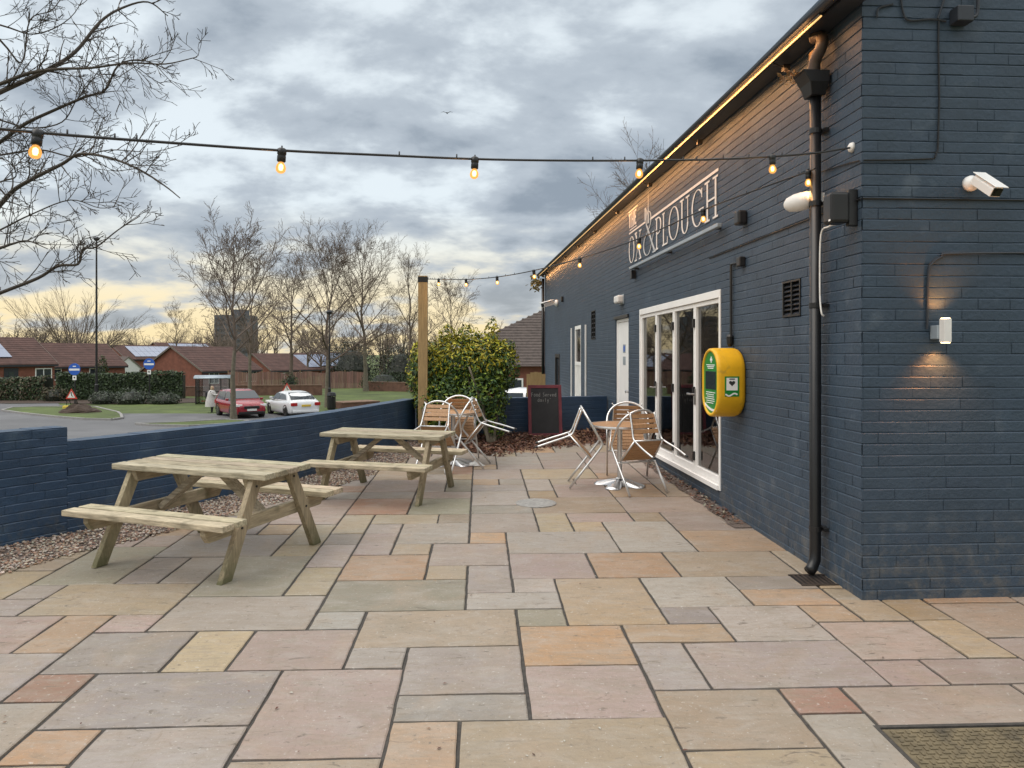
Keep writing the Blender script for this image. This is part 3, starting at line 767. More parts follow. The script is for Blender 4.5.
# ---- white service door with notice
sd = MB(); frame_bar(sd, SV[0]+.003, SV[0]+.05, SZ[0]+.003, SZ[1]-.003, -.10, -.02); frame_bar(sd, SV[1]-.05, SV[1]-.003, SZ[0]+.003, SZ[1]-.003, -.10, -.02)
frame_bar(sd, SV[0]+.05, SV[1]-.05, SZ[1]-.05, SZ[1]-.003, -.10, -.02)
sdo = sd.build('service_door', M['white'], pub, bevel=.004)
l_ = MB(); frame_bar(l_, SV[0]+.053, SV[1]-.053, SZ[0]+.01, SZ[1]-.053, -.085, -.04); l_.build('door_panel', M['white'], sdo, bevel=.004)
n_ = MB(); m_s = (SV[0]+SV[1])/2; frame_bar(n_, m_s-.12, m_s+.08, 1.72, 1.86, -.04, -.037); frame_bar(n_, m_s-.12, m_s+.08, 1.52, 1.66, -.04, -.037); n_.build('door_notice', M['grey'], sdo)
n_ = MB(); n_.lathe([(0, -.001), (.055, -.001), (.055, .002), (0, .002)], W(m_s-.02, 1.79, -.036), BN, 16); n_.build('notice_symbol', M['lblue'], sdo)
n_ = MB(); frame_bar(n_, SV[0]-.04, SV[1]+.04, SZ[1]+.002, SZ[1]+.05, -.002, .03); n_.build('door_lintel', M['black'], pub, bevel=.003)
n_ = MB(); n_.lathe([(.02, 0), (.025, .02), (.012, .03), (.03, .06), (0, .075)], W(SV[0]+.13, 1.1, -.04), BN, 12); n_.build('door_knob', M['steel'], sdo)

# ---- narrow window, trims, dark opening
wn = MB(); fz = WNZ[0]+.95
frame_bar(wn, WN[0]+.002, WN[0]+.08, WNZ[0]+.003, WNZ[1]-.003, -.10, -.004); frame_bar(wn, WN[1]-.08, WN[1]-.002, WNZ[0]+.003, WNZ[1]-.003, -.10, -.004)
frame_bar(wn, WN[0]+.08, WN[1]-.08, WNZ[1]-.09, WNZ[1]-.003, -.10, -.004); frame_bar(wn, WN[0]+.08, WN[1]-.08, fz-.04, fz+.04, -.10, -.004)
w_o = wn.build('window', M['white'], pub, bevel=.004)
p_ = MB(); frame_bar(p_, WN[0]+.08, WN[1]-.08, fz+.04, WNZ[1]-.09, -.05, -.03); p_.build('window_pane', M['glass'], w_o)
p_ = MB(); frame_bar(p_, WN[0]+.08, WN[1]-.08, WNZ[0]+.003, fz-.04, -.06, -.02); p_.build('lower_panel', M['whitebox'], w_o)
for px in (571.2, 585.4):
    s = sx(px, .02); t_ = MB(); frame_bar(t_, s-.03, s+.03, .5, 2.33, .002, .03); t_.build('pipe_cover', M['white'], pub, bevel=.004)
bk = MB(); frame_bar(bk, BK[0]+.002, BK[0]+.10, BKZ[0]+.002, BKZ[1]-.002, -.10, .01); frame_bar(bk, BK[1]-.10, BK[1]-.002, BKZ[0]+.002, BKZ[1]-.002, -.10, .01); frame_bar(bk, BK[0]+.1, BK[1]-.1, BKZ[1]-.1, BKZ[1]-.002, -.10, .01)
b_o = bk.build('dark_window', M['black'], pub, bevel=.004)
p_ = MB(); frame_bar(p_, BK[0]+.1, BK[1]-.1, BKZ[0]+.002, BKZ[1]-.1, -.06, -.04); p_.build('window_pane', M['carglass'], b_o)

# ---- louvred vents
def vent(V, Z, n):
    fr = MB(); t = .018
    frame_bar(fr, V[0]+.002, V[0]+t, Z[0]+.002, Z[1]-.002, -.05, .008); frame_bar(fr, V[1]-t, V[1]-.002, Z[0]+.002, Z[1]-.002, -.05, .008)
    frame_bar(fr, V[0]+t, V[1]-t, Z[1]-t, Z[1]-.002, -.05, .008); frame_bar(fr, V[0]+t, V[1]-t, Z[0]+.002, Z[0]+t, -.05, .008)
    m = (V[0]+V[1])/2; frame_bar(fr, m-.008, m+.008, Z[0]+t, Z[1]-t, -.05, .006)
    o = fr.build('air_vent', M['black'], pub, bevel=.002)
    bk_ = MB(); bk_.quad(W(V[0], Z[0], -.1), W(V[1], Z[0], -.1), W(V[1], Z[1], -.1), W(V[0], Z[1], -.1)); bk_.build('vent_back', M['black'], o)
    h = (Z[1]-Z[0]-2*t)/n; lo = MB()
    for k in range(n):
        zc = Z[0]+t+h*(k+.5)
        for p, q in ((V[0]+t, m-.008), (m+.008, V[1]-t)):
            lo.box(W((p+q)/2, zc, -.022), BU*(q-p), (BN*.045-UZ*.035), (UZ*.006+BN*.004))
    lo.build('louvres', M['fascia'], o)
vent(VN, VZ, 7); vent(VF, VFZ, 6)

# ---- downpipe, hopper, swan neck
ds_ = sx(815, .075)
dp = MB(); zg = gz(W(ds_, 0).y)
hz_ = wz(815, 88, .1)[1]
dp.tube([W(ds_, hz_-.02, .075), W(ds_, zg+.20, .075), W(ds_-.005, zg+.12, .080), W(ds_-.02, zg+.065, .11), W(ds_-.03, zg+.045, .135)], .040, 14)
dpo = dp.build('downpipe', M['blackgloss'], pub, smooth=True)
for z in (.45, 2.05, 2.78, 3.3):
    b_ = MB(); b_.lathe([(.044, -.018), (.044, .018)], W(ds_, z, .075), UZ, 14); b_.box(W(ds_, z, .02), BU*.13, BN*.03, UZ*.022); b_.build('pipe_bracket', M['black'], dpo)
hp = MB(); w1, w2 = .088, .062
T_ = [W(ds_-.02+x*w1, hz_+.11, .02+y) for x, y in ((-1, 0), (1, 0), (1, .19), (-1, .19))]
B2 = [W(ds_+x*w2, hz_-.05, .03+y) for x, y in ((-1, 0), (1, 0), (1, .1), (-1, .1))]
M2 = [W(ds_-.02+x*w1, hz_+.03, .02+y) for x, y in ((-1, 0), (1, 0), (1, .14), (-1, .14))]
hp.add(T_+M2+B2, [(0, 1, 5, 4), (1, 2, 6, 5), (2, 3, 7, 6), (3, 0, 4, 7), (4, 5, 9, 8), (5, 6, 10, 9), (6, 7, 11, 10), (7, 4, 8, 11), (8, 9, 10, 11)])
hp.add([p-UZ*.01 for p in T_], [(0, 1, 2, 3)])
hp.build('hopper', M['black'], dpo, bevel=.004)
sn = MB(); sn.tube(catmull([W(ds_-.02, gutz(.5)-.02, .10), W(ds_-.09, hz_+.34, .07), W(ds_-.10, hz_+.27, .08), W(ds_-.05, hz_+.19, .10), W(ds_-.03, hz_+.10, .10)], 6), .042, 12); sn.build('swan_neck', M['copper'], dpo, smooth=True)
sn = MB(); sn.box(W(ds_+.07, hz_+.20, .06), BU*.08, BN*.025, UZ*.22); sn.build('timber_offcut', M['timber'], dpo, bevel=.004)
lf = MB(); r5 = random.Random(3)
for k in range(60): leaf_mesh(lf, W(ds_+.10+r5.gauss(0, .04), hz_+.12+r5.uniform(-.03, .05), .19+r5.uniform(-.1, .10)), r5.uniform(.015, .035), r5, jit((.32, .20, .09), .3, r5), 1.2)
lf.build('leaves_in_hopper', M['leaf_litter'], dpo)
# nest of leaves in the far gutter end
nb = MB(); p0 = W(LEN+.12, gutz(LEN)-.22, .26)
for k in range(140): leaf_mesh(nb, p0+Vector((r5.gauss(0, .10), r5.gauss(0, .12), r5.gauss(0, .13))), r5.uniform(.04, .09), r5, jit((.34, .24, .08), .3, r5), 1.3)
nb.build('plant_tuft', M['leaf_litter'], pub)
cp = MB(); cp.tube([W(LEN-.03, gz(25), .06), W(LEN-.03, gutz(LEN)-.1, .06)], .05, 10); cp.build('corner_pipe', M['black'], pub, smooth=True)

# ---- painted sign: thin relief lettering, strokes drawn in (x, y) of a unit cell
SER = .10
def arc(cx, cy, rx, ry, a0, a1, n=22): return [(cx+rx*math.cos(R(a0+(a1-a0)*k/n)), cy+ry*math.sin(R(a0+(a1-a0)*k/n))) for k in range(n+1)]
def glyph(ch):
    """list of (polyline, w0, w1) ; x to the right 0..1, y up 0..1"""
    T, t = .17, .075
    if ch == 'O': return [(arc(.5, .5, .46, .48, 0, 360, 36), 'o', 0)]
    if ch == 'X': return [([(.1, 1), (.9, 0)], T, T), ([(.88, 1), (.12, 0)], t, t), ([(-.02, .99), (.34, .99)], t, t), ([(.66, .99), (1.02, .99)], t, t), ([(-.02, .01), (.34, .01)], t, t), ([(.66, .01), (1.02, .01)], t, t)]
    if ch == 'P': return [([(.24, 0), (.24, 1)], T, T), ([(.02, .99), (.55, .99)], t, t), (arc(.52, .74, .36, .25, 90, -90, 16), 'o', 0), ([(.24, .49), (.55, .49)], t, t), ([(.04, .01), (.5, .01)], t, t)]
    if ch == 'L': return [([(.24, 0), (.24, 1)], T, T), ([(.04, .99), (.46, .99)], t, t), ([(.04, .02), (.92, .02)], t, t), ([(.90, .02), (.92, .22)], t, t)]
    if ch == 'U': return [([(.20, 1), (.20, .3)], T, T), (arc(.5, .3, .30, .28, 180, 360, 16), 'o', 0), ([(.80, .3), (.80, 1)], t, t), ([(.0, .99), (.42, .99)], t, t), ([(.62, .99), (1, .99)], t, t)]
    if ch == 'G': return [(arc(.54, .5, .46, .48, 42, 330, 30), 'o', 0), ([(.94, .12), (.94, .42)], T, T), ([(.66, .42), (1.06, .42)], t, t), ([(.90, .72), (.90, .95)], t, t)]
    if ch == 'H': return [([(.18, 0), (.18, 1)], T, T), ([(.82, 0), (.82, 1)], T, T), ([(.18, .5), (.82, .5)], t, t)]+[([(x-.2, y), (x+.2, y)], t, t) for x in (.18, .82) for y in (.01, .99)]
    if ch == '&': return [(arc(.48, .80, .21, .19, -60, 240, 22), 'o', 0), ([(.36, .66), (1.0, .02)], T, T), ([(.62, .64), (.30, .48)], t, t), (arc(.38, .25, .33, .24, 105, 330, 20), 'o', 0), ([(.66, .12), (.95, .46)], t, t), ([(.8, .46), (1.1, .46)], t, t), ([(.85, .01), (1.15, .01)], t, t)]
    if ch == 'T': return [([(.5, 0), (.5, 1)], .24, .24), ([(0, .95), (1, .95)], .12, .12)]
    if ch == 'E': return [([(.2, 0), (.2, 1)], .24, .24), ([(.2, .95), (.95, .95)], .12, .12), ([(.2, .5), (.8, .5)], .12, .12), ([(.2, .05), (.95, .05)], .12, .12)]
    return []
def put_glyph(mb, ch, sL, sR, zB, zT, off=.004, th=.003):
    # reading left to right on the long wall = decreasing s
    wd = sL-sR; ht = zT-zB
    def P(x, y, o): return W(sL-x*wd, zB+y*ht, o)
    lvl = 0
    for pl, w0, w1 in glyph(ch):
        lvl += 1; o0 = off; o1 = off+th+lvl*.0004
        n = len(pl); Lp, Rp = [], []
        closed = math.dist(pl[0], pl[-1]) < 1e-6
        for i, (x, y) in enumerate(pl):
            if closed: a, b = pl[(i-1) % (n-1)], pl[(i+1) % (n-1)]
            else: a, b = pl[max(0, i-1)], pl[min(n-1, i+1)]
            dx, dy = (b[0]-a[0])*wd, (b[1]-a[1])*ht; l = math.hypot(dx, dy)
            if w0 == 'o': w = (.035+.135*abs(dy/l)**1.5)*.40      # vertical strokes thick
            else: w = w0*.40
            w *= .66
            nx, ny = -dy/l*w/2, dx/l*w/2
            Lp.append((x*wd+nx, y*ht+ny)); Rp.append((x*wd-nx, y*ht-ny))
        for i in range(n-1):
            q = [Lp[i], Lp[i+1], Rp[i+1], Rp[i]]
            vs = [W(sL-a, zB+b, o1) for a, b in q]+[W(sL-a, zB+b, o0) for a, b in q]
            mb.add(vs, [(0, 1, 2, 3), (0, 4, 5, 1), (2, 6, 7, 3)])
sg = MB()
for ch, p0, p1 in (('O', 629.4, 634.6), ('X', 635.3, 641.8), ('P', 655.6, 662.0), ('L', 662.6, 668.4), ('O', 669.2, 679.2), ('U', 680.6, 690.2), ('G', 691.8, 703.6), ('H', 705.6, 718.6)):
    put_glyph(sg, ch, sx(p0), sx(p1), 3.115, 3.535)
def sbar(mb, p0, p1, z0, z1, o0=.003, o1=.007):
    a, b = sx(p1), sx(p0); mb.box(W((a+b)/2, (z0+z1)/2, (o0+o1)/2), BU*(b-a), BN*(o1-o0), UZ*(z1-z0))
sbar(sg, 629.5, 645.5, 3.585, 3.61); sbar(sg, 650.5, 718.8, 3.575, 3.605)
so = sg.build('sign_lettering', M['signpaint'], pub)
sg2 = MB()
put_glyph(sg2, '&', sx(643.6), sx(655.0), 3.10, 3.72)
a_ = sx(648.6); sg2.add([W(a_-.05, 3.55, .006), W(a_+.05, 3.55, .006), W(a_+.004, 4.0, .006), W(a_-.004, 4.0, .006)], [(0, 1, 2, 3)])
for k in range(4): sbar(sg2, 645.0+k*.5, 646.2+k*.5, 3.62+k*.02, 3.80-k*.02)
sg2.build('sign_ampersand', M['greypaint'], so)
sg3 = MB()
t0 = sx(629.2); t1 = sx(637.6); w3 = (t0-t1)/3
put_glyph(sg3, 'T', t0, t0-w3*.8, 3.68, 3.9); put_glyph(sg3, 'H', t0-w3, t0-w3*1.8, 3.68, 3.9); put_glyph(sg3, 'E', t0-2*w3, t0-2*w3*1.4, 3.68, 3.9)
sbar(sg3, 629.0, 638.0, 3.925, 3.945); sbar(sg3, 630.2, 637.0, 3.635, 3.652)
sg3.build('small_lettering', M['signpaint'], so)

# trough light under the sign
tl = thing('trough_light', 'slim grey trough light bar fixed under the painted pub sign', 'sign light', tuple(W(sx(675), 3.04)))
mb = MB(); sA, sB = sx(719.4, .08), sx(630.6, .08); zA, zB_ = wz(719.4, 225, .08)[1], wz(630.6, 268.5, .08)[1]
mb.beam(W(sA, zA, .08), W(sB, zB_, .08), .05, .04, side=BN); mb.build('housing', M['grey'], tl, bevel=.006)
for s in (sA+.2, (sA+sB)/2, sB-.2):
    mb = MB(); mb.box(W(s, (zA+zB_)/2-.012, .03), BU*.03, BN*.08, UZ*.03); mb.build('bracket', M['black'], tl)
mb = MB(); mb.box(W(sB+.02, zB_-.09, .04), BU*.10, BN*.07, UZ*.13); mb.build('junction_box', M['black'], tl, bevel=.006)

# ---- wall mounted things
def onwall(name, label, cat, s, z): return thing(name, label, cat, tuple(W(s, z)))
# bulkhead lamp above the service door
s, z = wz(618.5, 299.5, .06); bl = onwall('bulkhead_lamp', 'small white boxy lamp on the wall above the white door', 'wall light', s, z)
mb = MB(); mb.box(W(s, z, .06), BU*.30, BN*.11, UZ*.13); mb.build('lamp_cover', M['whitebox'], bl, bevel=.03)
mb = MB(); mb.box(W(s, z, .006), BU*.34, BN*.012, UZ*.16); mb.build('back_plate', M['grey'], bl, bevel=.004)
# far cctv
s, z = wz(553.5, 303, .12); cc = onwall('security_camera', 'far white security camera near the end of the pub wall', 'camera', s, z)
def cctv(c, base, d, out, up, sc_=1.0):
    d = d.normalized(); side = d.cross(up).normalized(); u2 = side.cross(d)
    m = MB(); m.lathe([(0, 0), (.055*sc_, 0), (.055*sc_, .03*sc_), (.035*sc_, .055*sc_), (0, .06*sc_)], base, out, 18); m.build('mount', M['white'], c, smooth=True)
    h = base+out*.105*sc_
    m = MB(); m.tube([base+out*.05*sc_, h], .022*sc_, 10); m.lathe([(0, -.04*sc_), (.036*sc_, -.03*sc_), (.036*sc_, .03*sc_), (0, .04*sc_)], h, side, 14); m.build('swivel', M['white'], c, smooth=True)
    m = MB(); n = 14; pr = []
    for k in range(n+1):
        a_ = math.pi*k/n; pr.append((math.cos(a_)*.042*sc_, math.sin(a_)*.026*sc_+.014*sc_))
    poly = [(.042*sc_, -.034*sc_)]+pr+[(-.042*sc_, -.034*sc_)]
    o = h-d*.02*sc_
    m.prism([o+side*x+u2*y for x, y in poly], d*.21*sc_); m.build('housing', M['white'], c, bevel=.003)
    m = MB(); o2 = o+d*.211*sc_; m.box(o2-u2*.0, side*.072*sc_, u2*.055*sc_, d*.006*sc_)
    m.lathe([(.020*sc_, 0), (.020*sc_, .008*sc_), (0, .006*sc_)], o2, d, 14); m.build('lens', M['blackgloss'], c)
    m = MB(); m.box(o+d*.11*sc_+u2*.046*sc_, side*.1*sc_, d*.25*sc_, u2*.006*sc_); m.build('sun_shield', M['white'], c, bevel=.002)
cctv(cc, W(s, z, .0), -BU*.5+BN*.8-UZ*.25, BN, UZ, 1.7)
mb = MB(); mb.box(W(s-1.2, z+.02, .03), BU*.14, BN*.06, UZ*.14); bx_o = tag(mb.build('junction_box', M['black'], None, org=W(s-1.2, z+.02), bevel=.006), 'small black box on the wall beside the far security camera', 'box')
# near cctv on the front wall
u, z = fw(971, 184); cc2 = thing('security_camera', 'large white bullet security camera on the front wall at the right', 'camera', tuple(Wf(u, z)))
cctv(cc2, Wf(u-.01, z+.0, .0), (BF*.10-BU*.80-UZ*.60), -BU, UZ, .92)
# black loudspeaker and pale sensor by the downpipe
s_, z_ = wz(838, 208, .12); spk = onwall('wall_speaker', 'black box loudspeaker on the wall just right of the downpipe', 'speaker', s_, z_)
mb = MB(); mb.box(W(s_+.03, z_, .12), BU*.13, BN*.13, UZ*.205); mb.build('cabinet', M['black'], spk, bevel=.02)
mb = MB(); mb.box(W(s_, z_, .03), BU*.05, BN*.06, UZ*.24); mb.build('bracket', M['black'], spk, bevel=.005)
mb = MB(); mb.box(W(s_-.01, z_-.085, .1865), BU*.025, BN*.002, UZ*.012); mb.build('badge', M['white'], spk)
s2, z2 = wz(803, 203, .10); sen = onwall('floodlight', 'pale rounded floodlight on the wall left of the downpipe', 'floodlight', s2, z2)
mb = MB(); ax = (BU*.8+BN*.55-UZ*.08).normalized()
mb.lathe([(0, -.10), (.060, -.09), (.068, -.03), (.066, .03), (.052, .085), (.030, .11), (0, .12)], W(s2-.02, z2, .14), ax, 20); mb.build('lamp_head', M['whitebox'], sen, smooth=True)
mb = MB(); mb.box(W(s2-.10, z2, .04), BU*.08, BN*.08, UZ*.10); mb.build('wall_bracket', M['whitebox'], sen, bevel=.01)
# little boxes
s3, z3 = wz(742, 218, .03); mb = MB(); mb.box(W(s3, z3, .045), BU*.13, BN*.09, UZ*.13); tag(mb.build('junction_box', M['black'], None, org=W(s3, z3), bevel=.02), 'small black box high on the wall right of the painted sign', 'box')
s4, z4 = wz(740, 262, .03)
cb = thing('power_cable', 'black cable running down the wall to the yellow defibrillator cabinet', 'cable', tuple(W(s4, z4)))
dv_s = sx(743); 
mb = MB(); mb.tube([W(sx(733), z4+.01, .02), W(sx(733), 1.85, .02)], .013, 8); mb.tube([W(sx(733), z4+.01, .02), W(s4, z4, .02)], .013, 8); mb.build('lead', M['black'], cb)
mb = MB(); mb.box(W(s4-.02, z4, .03), BU*.09, BN*.06, UZ*.09); mb.build('socket', M['black'], cb, bevel=.01)
mb = MB(); mb.lathe([(.013, 0), (.03, .03), (.035, .10), (.02, .12)], W(sx(733), 1.77, .03), UZ, 12); mb.build('gland', M['black'], cb)
# round white fixing near the corner
s5, z5 = wz(852.5, 147.5); mb = MB(); mb.lathe([(0, 0), (.036, 0), (.030, .018), (.012, .03), (0, .03)], W(s5, z5, .0), BN, 18); 
tag(mb.build('wall_hook', M['whitebox'], None, org=W(s5, z5), smooth=True), 'round white fixing holding the upper festoon cable near the corner', 'hook')
# white cable beside the downpipe
mb = MB(); pts = [wz(838, 224, .09), wz(828, 227, .10), wz(820.5, 236, .11), wz(819.5, 290, .11), wz(821, 312, .11), wz(823.5, 316, .09)]
mb.tube(catmull([W(a, b, (.09, .10, .11, .11, .11, .09)[i]) for i, (a, b) in enumerate(pts)], 6), .006, 6); tag(mb.build('loose_cable', M['whitebox'], None, org=W(*pts[2]), smooth=True), 'thin white cable hanging down the right of the black downpipe', 'cable')
# black tube drawn in for a mortar joint's shadow line; conduit and cable follow
mb = MB(); mb.tube([Wf(0.0, 2.715, .008), Wf(2.5, 2.715, .008)], .006, 6); mb.tube([W(0.0, 2.715, .008), W(3.1, 2.715, .008)], .006, 6)
tag(mb.build('cable_or_shade_line', M['black'], None, org=Wf(0, 2.715)), 'thin black tube standing for a mortar joint shadow, level round the corner below the near camera', 'cable')
mb = MB(); P_ = [fw(926, 329), fw(927.5, 275), fw(932, 263), fw(941, 257), fw(952, 254), fw(1060, 253)]
mb.tube(catmull([Wf(a, b, .012) for a, b in P_], 6), .008, 8); tag(mb.build('conduit', M['fascia'], None, org=Wf(*P_[0])), 'curved dark conduit feeding the up and down wall lamp', 'conduit')
mb = MB(); P_ = [fw(938, 22), fw(937.5, 40), fw(938.5, 100), fw(937, 150), fw(934, 158)]
mb.tube([Wf(a, b, .010) for a, b in P_], .006, 6); P2_ = [fw(934, 159), fw(900, 160.5), fw(862.5, 160.5)]
mb.tube([Wf(a, b, .010) for a, b in P2_], .005, 6); P3_ = [wz(860.5, 160.8), wz(851, 163), wz(822, 172)]
mb.tube([W(a, b, .010) for a, b in P3_], .005, 6)
tag(mb.build('cable_or_shade_line', M['black'], None, org=Wf(*P_[0])), 'black cable dropping down the front wall from the grey junction box', 'cable')
u6, z6 = fw(957, 19); jb = thing('junction_box', 'grey junction box high on the front wall under the top edge', 'box', tuple(Wf(u6, z6)))
mb = MB(); mb.box(Wf(u6, z6, .05), BF*.11, BU*.09, UZ*.10); mb.build('casing', M['fascia'], jb, bevel=.006)
mb = MB(); P_ = [fw(967, 20), fw(973, 18), fw(975, 10), fw(975, -14)]; mb.tube(catmull([Wf(a, b, .03) for a, b in P_], 5), .011, 8)
P_ = [fw(945, 22), fw(930, 20), fw(908, 21), fw(902, 12), fw(899, -10)]; mb.tube(catmull([Wf(a, b, .012) for a, b in P_], 5), .007, 6)
P_ = [fw(936, 20), fw(940, 8), fw(945, -6)]; mb.tube(catmull([Wf(a, b, .02) for a, b in P_], 5), .007, 6)
P_ = [fw(892, 5), fw(878, 9), fw(876, 18)]; mb.tube(catmull([Wf(a, b, .012) for a, b in P_], 5), .007, 6)
mb.build('conduits', M['fascia'], jb)
# up and down lamp
u7, z7 = fw(935.5, 331); wlmp = thing('wall_lamp', 'slim silver up and down wall lamp throwing warm light on the front wall', 'wall light', tuple(Wf(u7, z7)))
mb = MB(); mb.box(Wf(u7+.0, z7, .105), BF*.048, BU*.055, UZ*.15); mb.build('lamp_body', M['whitebox'], wlmp, bevel=.002)
mb = MB(); mb.box(Wf(u7-.008, z7-.01, .04), BF*.06, BU*.08, UZ*.09); mb.build('wall_box', M['grey'], wlmp, bevel=.005)
for k in (-1, 1):
    mb = MB(); mb.box(Wf(u7, z7+k*.0785, .105), BF*.040, BU*.034, UZ*.003); mb.build('lens', M['lampglass'], wlmp)
for k in (-1, 1):
    l = bpy.data.lights.new('wall_lamp_beam', 'SPOT'); l.energy = 8 if k > 0 else 10; l.color = (1, .37, .10); l.spot_size = R(112); l.spot_blend = .9; l.shadow_soft_size = .015
    o = bpy.data.objects.new('wall_lamp_beam', l); col.objects.link(o); o.location = Wf(u7, z7+k*.088, .095)
    o.rotation_euler = (Vector((0, 0, k))+BU*.22).to_track_quat('-Z', 'Y').to_euler()

# ---- defibrillator cabinet
d0s = sx(744.5); d_off = .27
zc = EYE-(382.5-HZ)*(C_D+2.2)/F; 
fs0 = sx(717.5, d_off); fs1 = sx(701.5, d_off)
ds0, ds1 = fs0, fs1; dm = (ds0+ds1)/2; hw = (ds1-ds0)/2; hh = .325
aed = thing('defibrillator_cabinet', 'yellow rounded defibrillator cabinet with green face on the pub wall', 'defibrillator', tuple(W(dm, zc)))
def superell(k, n, hw, hh, e=3.0):
    a = 2*math.pi*k/n; c, s = math.cos(a), math.sin(a)
    return (math.copysign(abs(c)**(2/e), c)*hw, math.copysign(abs(s)**(2/e), s)*hh)
def stad(k, n, hw, hh):
    r = hw*.98; a = 2*math.pi*k/n; c, s = math.cos(a), math.sin(a)
    x = c*hw; y = s*r*.9+math.copysign(hh-r*.9, s) if abs(s) > 1e-6 else 0
    return (x, y)
N_ = 64
def ring(o, k_, shape=stad): return [W(dm+x*1.0, zc+y, o) for x, y in (shape(k, N_, hw*k_, hh-(hw*(1-k_))) for k in range(N_))]
mb = MB(); levels = [(.005, .90), (.02, .96), (.05, 1.0), (.235, 1.0), (.262, .985), (.272, .95), (.272, .87), (.258, .86)]
vs = []; fs = []
for o, k_ in levels: vs += ring(o, k_)
for i in range(len(levels)-1):
    for k in range(N_): fs.append((i*N_+k, i*N_+(k+1) % N_, (i+1)*N_+(k+1) % N_, (i+1)*N_+k))
fs.append(tuple(range(N_-1, -1, -1)))
mb.add(vs, fs); mb.build('shell', M['yellow'], aed, smooth=True)
mb = MB(); g = ring(.260, .865); mb.add(g, [tuple(range(N_))]); gp = mb.build('green_face', M['green'], aed)
mb = MB(); mb.box(W(dm, zc+.02, .262), BU*.30, BN*.004, UZ*.17); mb.build('window', M['carglass'], aed, bevel=.001)
mb = MB()
mb.box(W(dm-.02, zc+.215, .262), BU*.022, BN*.003, UZ*.06); mb.box(W(dm-.02, zc+.215, .2625), BU*.06, BN*.003, UZ*.02)
for k in range(3): mb.box(W(dm, zc+.165-k*.016, .262), BU*(.24-.04*k), BN*.003, UZ*.008)
for k in range(6): mb.box(W(dm+.02*(k % 2), zc-.095-k*.02, .262), BU*(.26-.03*(k % 3)), BN*.003, UZ*.007)
sw = [W(dm+.17-.34*t, zc-.21-.05*math.sin(t*2.2), .2625) for t in [k/12 for k in range(13)]]
for a_, b_ in zip(sw, sw[1:]): mb.beam(a_, b_, .022, .002, side=UZ)
mb.build('markings', M['white'], aed)
for zz in (.11, -.17):
    mb = MB(); mb.box(W(dm+hw*.98, zc+zz, .24), BU*.03, BN*.05, UZ*.05); mb.build('hinge', M['black'], aed)
# sticker on the near side
sd0 = dm-hw-.0015
def SP(o, z): return W(sd0, z, o)
mb = MB(); mb.box(W(sd0-.0005, zc-.03, .14), BU*.002, BN*.135, UZ*.185); stk = mb.build('sticker', M['green'], aed)
mb = MB(); mb.box(W(sd0-.0020, zc-.008, .14), BU*.0015, BN*.105, UZ*.115); mb.build('sticker_panel', M['white'], stk, bevel=.0)
mb = MB(); hp_ = []
for k in range(28):
    t = 2*math.pi*k/28; hp_.append((16*math.sin(t)**3, 13*math.cos(t)-5*math.cos(2*t)-2*math.cos(3*t)-math.cos(4*t)))
mb.add([W(sd0-.0035, zc-.0+y*.0018, .14+x*.0018) for x, y in hp_], [tuple(range(28))])
mb.box(W(sd0-.0032, zc+.038, .14), BU*.001, BN*.05, UZ*.010); mb.build('heart_symbol', M['chalk_board'], stk)
mb = MB()
for k in range(10):
    t = k/9; mb.beam(W(sd0-.003, zc-.105+.012*math.sin(t*6), .09+.10*t), W(sd0-.003, zc-.105+.012*math.sin((k+1)/9*6), .09+.10*(k+1)/9), .014, .001, side=UZ)
mb.build('wave_mark', M['white'], stk)
# manhole, drain cover, gully
mp = gnd(872.5, 725.4); mh = thing('inspection_cover', 'rectangular brown chequered metal inspection cover in the paving at bottom right', 'manhole', tuple(mp))
mb = MB(); x0, y1 = mp.x, mp.y; x1, y0 = x0+.90, y1-.62
def gb(m, xa, xb, ya, yb, h0, h1): 
    m.add([(xa, ya, gz(ya)+h0), (xb, ya, gz(ya)+h0), (xb, yb, gz(yb)+h0), (xa, yb, gz(yb)+h0), (xa, ya, gz(ya)+h1), (xb, ya, gz(ya)+h1), (xb, yb, gz(yb)+h1), (xa, yb, gz(yb)+h1)], [(3, 2, 1, 0), (4, 5, 6, 7), (0, 1, 5, 4), (1, 2, 6, 5), (2, 3, 7, 6), (3, 0, 4, 7)])
for q in ((x0, x1, y0, y0+.02), (x0, x1, y1-.02, y1), (x0, x0+.02, y0+.02, y1-.02), (x1-.02, x1, y0+.02, y1-.02)): gb(mb, *q, -.02, .002)
mb.build('frame', M['mortar'], mh)
mb = MB(); gb(mb, x0+.027, x1-.027, y0+.027, y1-.027, -.03, -.003)
nx, ny = 24, 16; wx, wy = (x1-x0-.08)/nx, (y1-y0-.08)/ny
for i in range(nx):
    for j in range(ny):
        cx, cy = x0+.04+wx*(i+.5), y1-.04-wy*(j+.5)
        if (i+j) % 2: gb(mb, cx-wx*.46, cx+wx*.46, cy-wy*.2, cy+wy*.2, -.004, .0025)
        else: gb(mb, cx-wx*.16, cx+wx*.16, cy-wy*.42, cy+wy*.42, -.004, .0025)
mb.build('plate', M['manhole'], mh, bevel=.0015)
dc = gnd(536, 503.2)
mb = MB(); mb.lathe([(.212, -.02), (.212, .002), (.195, .006), (.188, .003), (.18, .004), (.10, .006), (.09, .004), (0, .005)], dc+UZ*.004, Vector((0, -SL, 1)), 40)
tag(mb.build('drain_cover', M['cover'], None, org=dc), 'round grey metal drain cover in the paving before the right bistro table', 'drain cover')
gp_ = gnd(805, 582); gl = thing('gully_grate', 'dark rusty gully grate in the paving at the foot of the downpipe', 'grate', tuple(gp_))
mb = MB(); gx, gy = W(ds_, 0, .14).x-.10, gp_.y-.06
for k in range(7): gb(mb, gx+k*.033, gx+k*.033+.018, gy, gy+.2, -.01, .006)
